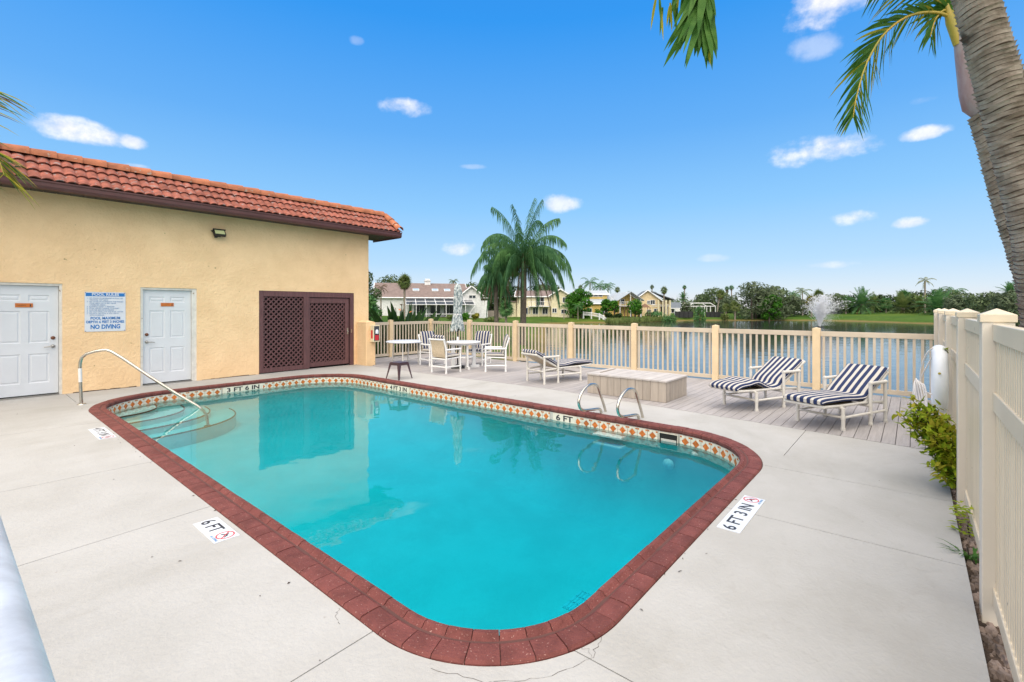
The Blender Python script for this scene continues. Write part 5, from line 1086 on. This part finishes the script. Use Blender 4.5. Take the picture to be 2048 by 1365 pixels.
def white_house():
    S = thing('white_house', 'white house with a brown shingle roof, skylights and a dark screened porch', 'house', pixel_point(866, 88, -.3), HZ + rad(14), 'houses across the lake')
    gable(S, -10.2, 6.4, 0, 12, 4.0, 6.75, 'h_white', 'r_brown'); gable(S, 5.2, 8.8, -1.2, 7, 4.55, 6.0, 'h_white', 'r_brown', 'y')
    m = MB(); m.b2(8.801, 10.2, -1, 6, -1, 3.4); m.build('annex', 'h_white', S); bars(S, 'railing', [((8.8, -1, 3.9), (10.2, -1, 3.9)), ((10.2, -1, 3.4), (10.2, -1, 3.9))], .05, 'h_white')
    window(S, 7.2, 4.1, 1.2, .5, -1.2, 1)
    for y in (4.6, 7.1): window(S, y, 3.6, 1.0, 1.0, 0, 0, 'h_white', -10.2)
    for x in (-3.0, .6, 2.9):
        m = MB(); R = Matrix.Rotation(math.atan(2.75 / 6), 3, 'X'); m.box((x, 2.6, 5.42), (1.2, .95, .22), 0, 0, R); f = m.build('skylight', 'h_white', S); m = MB(); m.box((x, 2.58, 5.54), (1.05, .8, .03), 0, 0, R); m.build('pane', 'skylight', f)
    m = MB(); m.b2(-1.2, -.1, 5.2, 6.2, 6, 7.3); m.b2(-1.35, .05, 5.05, 6.35, 7.3, 7.4); m.b2(-1.1, -.2, 5.3, 6.1, 7.45, 7.75); m.build('chimney', 'h_white', S)
    for x in (-2.5, 0.4, 3.0): window(S, x, 1.6, 1.8, 2.2, 0, 1)
    C = bpy.data.objects.new('screen_porch', None); COL.objects.link(C); C.parent = S
    xs = [-5 + 1.75 * i for i in range(8)]; zt, zf, yf = 3.75, 2.55, -4.2
    for a, b in zip(xs, xs[1:]): m = MB(); m.quad((a + .05, -.05, zt), (b - .05, -.05, zt), (b - .05, yf, zf), (a + .05, yf, zf)); m.build('screen_panel', 'screen', C)
    seg = []
    for x in xs: seg += [((x, -.05, zt + .03), (x, yf, zf + .03)), ((x, yf, zf), (x, yf, -.4))]
    seg += [((xs[0], yf, zf + .03), (xs[-1], yf, zf + .03)), ((xs[0], -2.1, 3.18), (xs[-1], -2.1, 3.18)), ((xs[0], yf, .9), (xs[-1], yf, .9)), ((xs[-2], yf, .0), (xs[-1], yf, 2.4)), ((xs[-1], yf, zf), (xs[-1], 0, zt))]
    bars(C, 'screen_frame', seg, .06, 'h_white')
white_house()
def cream_house():
    S = thing('cream_house', 'cream two-storey house with a white balcony, partly behind the tall queen palm', 'house', pixel_point(1106, 96, .0), HZ + rad(-4), 'houses across the lake')
    gable(S, -.4, 3.3, 0, 9, 4.3, 5.45, 'h_cream', 'r_brown', 'y'); gable(S, -7.4, -.45, 1.2, 9, 4.1, 5.3, 'h_cream', 'r_brown'); m = MB(); m.b2(-9.8, -7.5, 2, 8, -1, 2.9); m.b2(-10, -7.41, 1.7, 8.3, 2.9, 3.15, 1); m.build('side_wing', ['h_cream', 'r_brown'], S)
    window(S, 2.4, 3.35, .8, .95); window(S, .3, 1.2, .8, .8); window(S, 2.2, 1.0, 1.0, .7, 0, 1)
    for x in (-5.2, -3.6, -1.6): window(S, x, 1.1, 1.0, 1.2, 1.2)
    window(S, -2.6, 3.1, 1.5, 1.6, 1.2)
    m = MB(); m.b2(-5, -.6, -.4, 1.15, 1.95, 2.1); m.build('balcony', 'h_white', S); bars(S, 'railing', [((-5 + i * .4, -.35, 2.1), (-5 + i * .4, -.35, 3.0)) for i in range(12)] + [((-5, -.35, 3.0), (-.6, -.35, 3.0))], .035, 'h_white'); bars(S, 'post', [((x, -.3, -.6), (x, -.3, 2)) for x in (-4.9, -2.9, -.8)], .09, 'h_cream')
cream_house()
def yellow_house():
    S = thing('yellow_house', 'yellow house with pale metal roofs on two levels and a porch balcony', 'house', pixel_point(1205, 102, .0), HZ + rad(6), 'houses across the lake')
    gable(S, -4.4, 2.6, 0, 8, 2.7, 4.1, 'h_yel', 'r_grey'); gable(S, -4.6, 1.8, 2.5, 8, 4.75, 5.55, 'h_yel', 'r_grey', nm='clerestory_roof'); gable(S, 2.7, 7.4, -1, 8, 3.4, 5.0, 'h_yel', 'r_grey', 'y')
    for i in range(5): window(S, -3.9 + i * 1.05, 4.45, .75, .36, 2.5, 0)
    window(S, -2.9, 1.1, 1.0, 1.1); window(S, .4, 1.1, 1.2, 1.2); window(S, 4.0, 3.1, .9, .9, -1)
    P = bpy.data.objects.new('porch', None); COL.objects.link(P); P.parent = S; m = MB(); m.b2(2.6, 7.5, -3.4, -1.05, 2.05, 2.2); m.build('floor', 'h_white', P); bars(P, 'railing', [((2.7 + i * .43, -3.35, 2.2), (2.7 + i * .43, -3.35, 3.0)) for i in range(12)] + [((2.7, -3.35, 3.0), (7.4, -3.35, 3.0))], .04, 'h_white'); bars(P, 'post', [((x, -3.3, -.6), (x, -3.3, z)) for x, z in ((2.8, 3.5), (5.05, 4.9), (7.3, 3.5))], .10, 'h_white')
    m = MB(); zr, ze = 5.05, 3.2
    for s in (-1, 1): a = [(5.05 + s * 2.9, -3.7, ze), (5.05, -3.7, zr), (5.05, -1.5, zr), (5.05 + s * 2.9, -1.5, ze)]; m.add(a + [(p[0], p[1], p[2] + .12) for p in a], [(0, 1, 2, 3), (4, 5, 6, 7), (0, 1, 5, 4), (0, 3, 7, 4), (2, 3, 7, 6)])
    m.build('porch_roof', 'r_grey', P)
yellow_house()
def beige_house():
    S = thing('beige_house', 'beige house with a slate roof and four tall columns at its porch', 'house', pixel_point(1297, 106, .1), HZ + rad(-8), 'houses across the lake')
    gable(S, -3.0, 2.6, 0, 9, 3.4, 5.5, 'h_beige', 'r_slate', 'y'); m = MB(); m.b2(2.601, 5.0, 1.5, 9, -1, 3.3); m.build('side_wing', 'h_beige', S)
    m = MB(); a = [(.4, -.6, 5.25), (2.2, 4, 5.2), (5.8, 9, 3.3), (5.6, -.6, 3.35)]; m.add(a + [(p[0], p[1], p[2] + .15) for p in a], [(0, 1, 2, 3), (4, 5, 6, 7), (0, 3, 7, 4), (2, 3, 7, 6)]); m.build('porch_roof', 'r_slate', S)
    for x in (2.1, 3.1, 3.75, 4.6): m = MB(); m.tube([(x, -.3, -1), (x, -.3, 3.35)], .2, 10); m.build('column', 'h_cream', S)
    for x, z, w, h in ((.0, 2.9, .5, .7), (.9, 2.9, .9, .9), (.1, .7, .8, 1.0), (1.7, .8, 1.0, 1.2)): window(S, x, z, w, h)
    window(S, 3.6, 1.2, 1.5, 1.8, 1.5, 1)
    bars(S, 'railing', [((.6, -.25, 2.0), (4.8, -.25, 2.0)), ((.6, -.25, 2.3), (4.8, -.25, 2.3))], .05, 'h_white')
beige_house()
def slate_house():
    S = thing('low_house', 'low house with a dark slate roof and tan wall behind the dark fence', 'house', pixel_point(1348, 128, .2), HZ + rad(5), 'houses across the lake'); gable(S, -3.4, 3.0, 0, 8, 1.5, 3.0, 'h_beige', 'r_slate'); window(S, 0, .7, 1.4, .9)
slate_house()
def pavilion():
    S = thing('wood_pavilion', 'dark timber pergola in front of the yellow house', 'pergola', pixel_point(1257, 93, -.1), HZ, 'houses across the lake')
    for x in (-2.1, -.8, .6, 2.0): m = MB(); m.tube([(x, 0, -.8), (x, 0, 2.0)], .10, 6); m.build('post', 'wood', S); m = MB(); m.tube([(x, 3, -.8), (x, 3, 2.0)], .10, 6); m.build('post', 'wood', S)
    for i in range(8): m = MB(); m.b2(-2.5 + i * .7, -2.4 + i * .7, -.5, 3.5, 2.0, 2.16); m.build('rafter', 'wood', S)
    m = MB(); m.add([(2.4, -.6, 1.9), (4.2, -.6, 1.9), (4.2, 1.2, 1.9), (2.4, 1.2, 1.9), (3.3, .3, 2.7)], [(0, 1, 4), (1, 2, 4), (2, 3, 4), (3, 0, 4)]); [m.tube([(x, y, -.6), (x, y, 1.9)], .07, 5) for x in (2.5, 4.1) for y in (-.5, 1.1)]; m.build('gazebo_roof', 'wood', S)
pavilion()
def far_bits():
    S = thing('pool_cage', 'white framed pool cage with an arched top on the far bank', 'pool cage', pixel_point(1404, 112, .1), HZ, 'houses across the lake')
    seg = []; 
    for x in (-3, -1.2, .6, 2.0, 3.2):
        for y in (0, 5): seg.append(((x, y, -.5), (x, y, 2.0)))
    for y in (0, 5): seg += [((-3, y, 2.0), (3.2, y, 2.0)), ((-3, y, 2.0), (-2.2, y, 2.75)), ((-2.2, y, 2.75), (2.0, y, 2.75)), ((2.0, y, 2.75), (3.2, y, 2.0))]
    seg += [((x, 0, 2.75), (x, 5, 2.75)) for x in (-2.2, -.8, .6, 2)]; bars(S, 'cage_frame', seg, .10, 'h_white'); m = MB(); m.b2(-4.5, -2.2, 5.2, 6, -.5, 1.4); m.build('wall', 'h_white', S)
    for u0, u1, d, h, lab in ((1350, 1386, 104, 1.1, 'dark mesh fence on the far bank beside the beige house columns'), (1412, 1446, 108, .95, 'dark mesh fence on the far bank below the white pool cage')):
        L = (u1 - u0) / 945 * d; F_ = thing('mesh_fence', lab, 'fence', pixel_point((u0 + u1) / 2, d, -.1), HZ, 'fences on the far bank'); m = MB(); m.b2(-L / 2, L / 2, -.02, .02, -.3, h - .05); m.build('mesh_panel', 'fencedk', F_); bars(F_, 'post', [((-L / 2 + L * i / 4, -.06, -.4), (-L / 2 + L * i / 4, -.06, h)) for i in range(5)], .05, 'black')
    F_ = thing('white_fence', 'small white picket fence stepping down to the water on the far lawn', 'fence', (0, 0, 0), 0, 'fences on the far bank'); pts = [(1167, 92, .30), (1183, 91, .2), (1199, 89.5, -.05), (1207, 88, -.35), (1212, 86, -.8)]
    for u, d, z in pts: x, y, _ = pixel_point(u, d); m = MB(); m.b2(x - .09, x + .09, y - .09, y + .09, z - .8, z + .75); m.build('post', 'h_white', F_)
    for (u, d, z), (u2, d2, z2) in zip(pts, pts[1:]):
        a, b = Vector(pixel_point(u, d, z)), Vector(pixel_point(u2, d2, z2)); m = MB(); [m.tube([a + Vector((0, 0, q)), b + Vector((0, 0, q))], .055, 4, 0, True, False) for q in (.1, .6)]; [m.tube([a.lerp(b, i / 8) + Vector((0, 0, -.05)), a.lerp(b, i / 8) + Vector((0, 0, .65))], .045, 4, 0, True, False) for i in range(1, 8)]; m.build('picket_panel', 'h_white', F_)
    S = thing('garden_wall', 'low tan garden wall between the white house and the cream house', 'wall', pixel_point(990, 92, -.3), HZ); m = MB(); m.b2(-2.2, 2.2, 0, .3, -.6, 1.5); m.build('wall', 'stone_w', S)
    S = thing('yellow_post', 'tiny yellow marker post on the far lawn', 'post', pixel_point(1714, 122, -.3), HZ); m = MB(); m.tube([(0, 0, -.2), (0, 0, .55)], .16, 8); m.ball((0, 0, .6), .17, 8, 5); m.build('post', 'brass', S)
far_bits()

# ------------------------------------------------------------------ trees and shrubs across the lake
def fz(u, d): x, y, _ = pixel_point(u, d); return ground_z(x, y)
TREES = [  # label, u, d, top v, width px, leaf, n, size, low, stems
    ('dark oak rising behind the pool house corner', 722, 60, 530, 74, 'leaf_oak', 2600, .26, .15, 1), ('leafy green tree below the dark oak at the pool house corner', 738, 52, 590, 40, 'leaf_palm', 1200, .2, .05, 1),
    ('oak crown showing above the white house roof, behind the round sabal palm', 785, 118, 552, 62, 'leaf_oak', 1600, .36, .4, 1), ('dark oak beyond the white house porch end', 948, 112, 566, 70, 'leaf_oak', 2200, .4, .05, 2), ('dark spreading oak between the white house and the queen palms', 990, 118, 562, 84, 'leaf_dk', 2600, .4, .05, 2),
    ('dark oak behind the crown of the tall queen palm', 1040, 116, 574, 90, 'leaf_dk', 2400, .4, .05, 2), ('dark tree beside the cream house gable', 1092, 112, 570, 66, 'leaf_oak', 1800, .4, .2, 1),
    ('bright green tree between the cream house and the yellow house', 1163, 93, 577, 46, 'leaf_br', 2600, .26, .1, 1), ('smaller bright green tree at the foot of the bright green tree', 1146, 95, 588, 34, 'leaf_br', 1200, .26, .1, 1), ('clipped round green tree in front of the yellow house window', 1212, 94, 597, 24, 'leaf_br', 1300, .2, .35, 1), ('second clipped green tree under the yellow house balcony', 1229, 93, 600, 20, 'leaf_br', 1000, .2, .35, 1),
    ('round green tree by the timber pergola', 1271, 92, 599, 32, 'leaf_br', 1500, .2, .3, 1), ('grey-green shrubby tree beside the white pool cage', 1372, 106, 606, 24, 'leaf_grey', 900, .25, .05, 1), ('bushy green shrub tree in front of the pool cage', 1398, 99, 614, 24, 'leaf_palm', 900, .22, .02, 1),
    ('distant pale oak behind the pool cage', 1405, 165, 588, 36, 'leaf_grey', 900, .5, .1, 1), ('dark green oak behind the two slim palms', 1428, 140, 577, 52, 'leaf_oak', 1800, .42, .08, 2), ('olive oak behind the leaning sabal palm', 1455, 130, 594, 40, 'leaf_grey', 1000, .4, .05, 1),
    ('large grey-green tree overhanging the water on the far bank', 1512, 106, 567, 96, 'leaf_grey', 4600, .34, .03, 3), ('tall dark tree leaning against the large grey-green tree', 1545, 112, 572, 62, 'leaf_oak', 2000, .36, .15, 1), ('vivid green tree at the water edge beside the large grey-green tree', 1540, 103, 590, 40, 'leaf_br', 2400, .26, .02, 2), ('olive tree right of the vivid green tree', 1577, 112, 594, 56, 'leaf_grey', 2000, .34, .05, 2), ('low olive tree behind the fountain palms', 1604, 118, 600, 40, 'leaf_grey', 1400, .34, .05, 1), ('green oak behind the fountain spray', 1668, 124, 588, 46, 'leaf_oak', 1700, .38, .05, 1), ('dark tree beyond the fountain spray', 1694, 130, 592, 44, 'leaf_dk', 1500, .38, .05, 1), ('olive grey thicket tree beyond the last fence post', 1922, 74, 590, 74, 'leaf_grey', 2600, .26, .02, 3), ('rounded thicket tree behind the capped vinyl posts', 1968, 68, 586, 70, 'leaf_oak', 2600, .25, .02, 3), ('tall scrub tree beside the leaning ringed trunk', 2015, 62, 582, 74, 'leaf_grey', 2600, .24, .02, 3), ('dark scrub behind the thick ringed trunk', 2070, 56, 575, 90, 'leaf_oak', 2400, .22, .02, 3), ('dark tree at the back of the far lawn, between the date palms', 1762, 140, 590, 44, 'leaf_dk', 1500, .4, .03, 2), ('dark broad tree behind the largest date palm', 1834, 132, 584, 60, 'leaf_dk', 1900, .4, .03, 2), ('dark bushy tree at the far end of the lawn', 1895, 110, 580, 60, 'leaf_oak', 1900, .36, .03, 2)]
for i, (lab, u, d, tv, wp, lf, n, sz, low, st) in enumerate(TREES):
    z = fz(u, d); s = d / 945; broad_tree('oak_tree' if 'oak' in lab else 'leafy_tree', lab.replace(' right of ', ' next to '), pixel_point(u, d, z), zv(tv, d) - z, wp * s, lf, n, sz, .16 + .1 * (wp > 60), 13, low, seed=i + 1, stems=st)
def P(kind, lab, u, d, tv, cw, leaf, lean=0, trunk=.16, **kw):
    z = fz(u, d); H = zv(tv, d) - z; c = cw * d / 945 / 2; ln = (RX * lean * d / 945, RY * lean * d / 945)
    if kind == 'fan': fan_palm('sabal_palm', lab, pixel_point(u, d, z), H - c * .85, trunk, c, kw.get('n', 30), leaf, lean=ln, skirt=kw.get('skirt', 0), el=kw.get('el', (-1.0, 1.4)))
    elif kind == 'slim': fan_palm('slim_fan_palm', lab, pixel_point(u, d, z), H - c * .8, trunk, c, 16, leaf, lean=ln, skirt=kw.get('skirt', 4), el=(-.6, 1.3))
    elif kind == 'date': palm('date_palm', lab, pixel_point(u, d, z), H - c * .95, trunk, 40, c * 1.15, .75, 20, c * .26, c * .055, .3, leaf, lean=ln, el=(-.75, 1.45), dead=2, bark='bark', n=6)
    else: palm('feather_palm', lab, pixel_point(u, d, z), H - c * .62, trunk, kw.get('n', 15), c * 1.25, 1.9, 15, c * .36, c * .045, 1.6, leaf, lean=ln, el=(-.5, 1.2), bark='barkp', n=7)
P('fan', 'round-headed sabal palm in front of the white house roof', 809, 72, 547, 38, 'leaf_pale', n=48, skirt=8)
P('feather', 'withered thin palm at the white house gable', 762, 66, 566, 30, 'dead', n=9, trunk=.10)
P('feather', 'small palm top peeking over the white house roof', 907, 118, 557, 20, 'leaf_pale')
P('fan', 'low bushy palm under the queen palms, beside the garden wall', 1012, 66, 598, 46, 'leaf_palm', n=34)
P('feather', 'little palm on the patio of the cream house', 1128, 90, 606, 20, 'leaf_palm', trunk=.08); P('feather', 'small palm between the cream house and the picket fence', 1156, 90, 606, 24, 'leaf_palm', trunk=.08)
P('feather', 'wind-blown palm above the yellow house roof', 1180, 122, 555, 36, 'leaf_palm'); P('feather', 'fuller palm over the clerestory of the yellow house', 1200, 124, 562, 38, 'leaf_palm'); P('feather', 'rounded palm over the yellow house roof end', 1216, 126, 564, 30, 'leaf_palm'); P('fan', 'small pale fan palm between the bright green tree and the yellow house', 1161, 124, 569, 14, 'leaf_pale', n=18); P('fan', 'small fan palm over the yellow house porch roof', 1235, 130, 573, 16, 'leaf_pale', n=18); P('fan', 'low palm top beside the slate roof peak', 1258, 135, 582, 14, 'leaf_pale', n=16)
P('fan', 'small dark palm tuft on top of the beige house roof peak', 1304, 130, 569, 12, 'leaf_oak', n=18); P('fan', 'tall sabal palm rising in front of the beige house columns', 1328, 101, 572, 20, 'leaf_pale', n=22, skirt=5, trunk=.13)
P('slim', 'lanky fan palm standing above the slate roofed house', 1369, 130, 570, 12, 'leaf_palm'); P('date', 'short spiky palm below the lanky fan palm', 1366, 124, 586, 22, 'leaf_palm')
P('slim', 'first of two slim tall palms above the far trees, the shorter', 1454, 138, 572, 13, 'leaf_palm', trunk=.17); P('slim', 'second of two slim tall palms above the far trees, the taller', 1463, 140, 570, 14, 'leaf_palm', trunk=.17)
P('fan', 'leaning sabal palm with a pale curved trunk', 1434, 114, 579, 24, 'leaf_pale', lean=7, n=30, skirt=5); P('fan', 'squat palm clump at the water edge before the leaning sabal', 1470, 103, 600, 30, 'leaf_pale', n=30); P('fan', 'squat olive palm beside the big grey-green tree', 1452, 104, 606, 22, 'leaf_pale', n=26)
P('feather', 'full feather palm above the olive trees', 1587, 124, 580, 32, 'leaf_palm', n=18); P('feather', 'open crowned feather palm on a tall pale trunk', 1605, 116, 573, 34, 'leaf_pale', n=11, trunk=.13); P('fan', 'brown-headed sabal palm behind the fountain', 1637, 124, 578, 28, 'leaf_pale', n=30, skirt=12); P('fan', 'yellowing bushy palm just before the fountain spray', 1623, 110, 589, 34, 'leaf_yel', n=40)
P('fan', 'dark sabal palm beyond the drifting spray', 1676, 128, 590, 30, 'leaf_palm', n=28); P('feather', 'dark feather palm at the lawn edge beyond the spray', 1692, 122, 592, 30, 'leaf_palm', n=18)
P('date', 'date palm with a stout trunk and spiky round crown, alone on the far lawn', 1724, 120, 581, 58, 'leaf_palm', trunk=.40); P('date', 'smaller date palm next to the stout-trunked one', 1747, 128, 590, 40, 'leaf_pale', trunk=.32)
P('fan', 'sabal palm in the dark gap between date palms', 1772, 126, 594, 30, 'leaf_palm', n=28); P('date', 'wide date palm with low sweeping fronds mid-lawn', 1804, 118, 586, 64, 'leaf_pale', trunk=.35); P('fan', 'round topped sabal above the wide date palm', 1808, 130, 578, 34, 'leaf_palm', n=34); P('feather', 'tall wind-torn palm standing above every other far tree', 1850, 122, 553, 30, 'leaf_yel', n=10, trunk=.2)
P('date', 'largest date palm with orange fruit stalks at the end of the lawn', 1877, 104, 581, 78, 'leaf_palm', trunk=.38); P('date', 'pale date palm between the wide one and the largest one', 1840, 116, 590, 46, 'leaf_pale', trunk=.28); P('feather', 'feather palm over the end of the far lawn', 1905, 112, 572, 40, 'leaf_palm', n=18); P('date', 'spiky palm top over the scrub beside the ringed trunks', 2020, 84, 566, 44, 'leaf_palm', trunk=.3)
m = MB(); rs = random.getstate(); random.seed(99)
bl = []
for i in range(70):
    u = 1640 + i * 6.6; d = 150 + random.uniform(-6, 14) - (max(0, u - 1850) * .22); x, y, _ = pixel_point(u, d); z = fz(u, d); h = zv(random.uniform(591, 602), d) - z; bl.append((x, y, z + h * .52, 4, 4, h * .5))
leaf_cloud(m, bl, 9000, .5, shell=.2); o = struct(m.build('far_woods', 'woods_shade'), 'stuff'); o['label'] = 'belt of woods coloured dark for its shade, closing the far lawn behind the date palms'
m = MB(); bl = []
for i in range(60):
    u = 700 + i * 12.5; d = 172 + random.uniform(-10, 20); x, y, _ = pixel_point(u, d); z = fz(u, d); h = zv(random.uniform(594, 606), d) - z; bl.append((x, y, z + h * .5, 6, 6, h * .5))
leaf_cloud(m, bl, 7000, .7, shell=.2); o = struct(m.build('distant_woods', 'leaf_oak'), 'stuff'); o['label'] = 'low band of distant woods behind the houses across the lake'; random.setstate(rs)
for i, (lab, u, d, tv, wp, lf) in enumerate((('round green bush by the white house porch', 932, 74, 624, 24, 'leaf_br'), ('low flowering shrub before the white house porch', 905, 72, 629, 26, 'leaf_pale'), ('reddish shrub at the end of the white house porch', 952, 78, 626, 16, 'leaf_yel'), ('low hedge below the garden wall', 985, 70, 632, 40, 'leaf_pale'), ('leafy shrub in front of the yellow house wall', 1200, 92, 618, 22, 'leaf_br'), ('dark low shrub under the yellow house windows', 1218, 92, 624, 22, 'leaf_dk'), ('long low shrub below the beige house', 1310, 96, 622, 46, 'leaf_palm'), ('green shrub at the reed bank end', 1340, 92, 624, 34, 'leaf_palm'), ('small shrub on the far bank beside the squat palm', 1450, 101, 624, 18, 'leaf_pale'), ('low shrub by the timber pergola posts', 1236, 91, 624, 18, 'leaf_dk'))):
    z = fz(u, d); shrub('garden_shrub', lab, pixel_point(u, d, z), zv(tv, d) - z, wp * d / 945, lf, 600, .2, seed=i)
# grasses: reeds on the far bank, lawn tufts behind the fence
m = MB(); random.seed(11)
for i in range(3200):
    u = random.uniform(1212, 1352); dd = interp(FARSH, u) + random.uniform(-.6, 3.5); x, y, _ = pixel_point(u, dd); h = random.uniform(.5, 1.15); blade(m, (x, y, -1.05 + .1), (random.gauss(0, .25), random.gauss(0, .25), 1), h, .12, .6, 0, 2, Vector((RX, RY, 0)))
o = struct(m.build('lake_reeds', 'leaf_pale'), 'stuff'); o['label'] = 'green reeds along the far bank below the pergola and the beige house'
m = MB()
for i in range(9000):
    x, y = random.uniform(8.4, 21), random.uniform(13.6, 22)
    if i % 3 == 0: x, y = random.uniform(11.6, 19), random.uniform(9.5, 17)
    z = ground_z(x, y)
    if shore(x, y) > -.8 : continue
    blade(m, (x, y, z - .02), (random.gauss(0, .4), random.gauss(0, .4), 1), random.uniform(.10, .26), .03, .9, 0, 2)
o = struct(m.build('lawn_grass', 'leaf_br'), 'stuff'); o['label'] = 'long grass blades on the lawn just behind the picket fence'

# ------------------------------------------------------------------ fountain
def fountain():
    fm = bpy.data.materials.new('spray'); fm.use_nodes = True; t = NT(fm.node_tree); p = fm.node_tree.nodes['Principled BSDF']; p.inputs['Base Color'].default_value = (.95, .95, .96, 1); p.inputs['Roughness'].default_value = .5
    tr = t.n('ShaderNodeBsdfTranslucent'); tr.inputs[0].default_value = (.9, .92, .95, 1); mx = t.n('ShaderNodeMixShader'); mx.inputs[0].default_value = .5; t.t.links.new(p.outputs[0], mx.inputs[1]); t.t.links.new(tr.outputs[0], mx.inputs[2]); t.t.links.new(mx.outputs[0], fm.node_tree.nodes['Material Output'].inputs[0])
    S = thing('lake_fountain', 'white fountain plume spraying up from the lake', 'fountain', pixel_point(1640, 66, -1)); random.seed(5)
    m = MB(); m.lathe([(.001, .12), (.35, .10), (.45, .02), (.45, -.1)], seg=14); m.build('float', 'black', S)
    def drop(m, p, d, l, w):
        d = d.normalized(); a = d.orthogonal().normalized() * w; b = d.cross(a); m.add([p - d * l, p + a, p + b, p - a, p - b, p + d * l], [(0, 2, 1), (0, 3, 2), (0, 4, 3), (0, 1, 4), (5, 1, 2), (5, 2, 3), (5, 3, 4), (5, 4, 1)])
    jets = MB(); mist = MB(); R = Vector((RX, RY, 0))
    for i in range(360):
        a = random.uniform(0, 6.283); tilt = abs(random.gauss(0, .17)); v0 = random.uniform(6.0, 9.3); vx, vz = v0 * sin(tilt), v0 * cos(tilt); T = vz / 9.8 * random.uniform(.9, 1.35)
        for q in range(26):
            tt = T * (q + random.random()) / 26; w_ = .45 * tt * tt; p = Vector((vx * cos(a) * tt, vx * sin(a) * tt, .1 + vz * tt - 4.9 * tt * tt)) + R * w_
            if p.z < 0: continue
            sp = .03 + .12 * (tt / T) ** 2; p += Vector((random.gauss(0, sp), random.gauss(0, sp), random.gauss(0, sp))); drop(jets, p, Vector((vx * cos(a), vx * sin(a), vz - 9.8 * tt + .1)), .07 + .07 * random.random(), random.uniform(.018, .034))
    for i in range(3800):
        f = random.random(); p = Vector((0, 0, random.uniform(.2, 3.7))); p += R * (random.gauss(.35 + p.z * .34, .35 + p.z * .22)) + Vector((FX, FY, 0)) * random.gauss(0, .6); drop(mist, p, Vector((random.gauss(0, 1), random.gauss(0, 1), random.gauss(0, 1))), random.uniform(.016, .036), random.uniform(.008, .016))
    o = jets.build('jet', [fm], S); o['kind'] = 'stuff'; o = mist.build('mist', [fm], S); o['kind'] = 'stuff'
fountain()
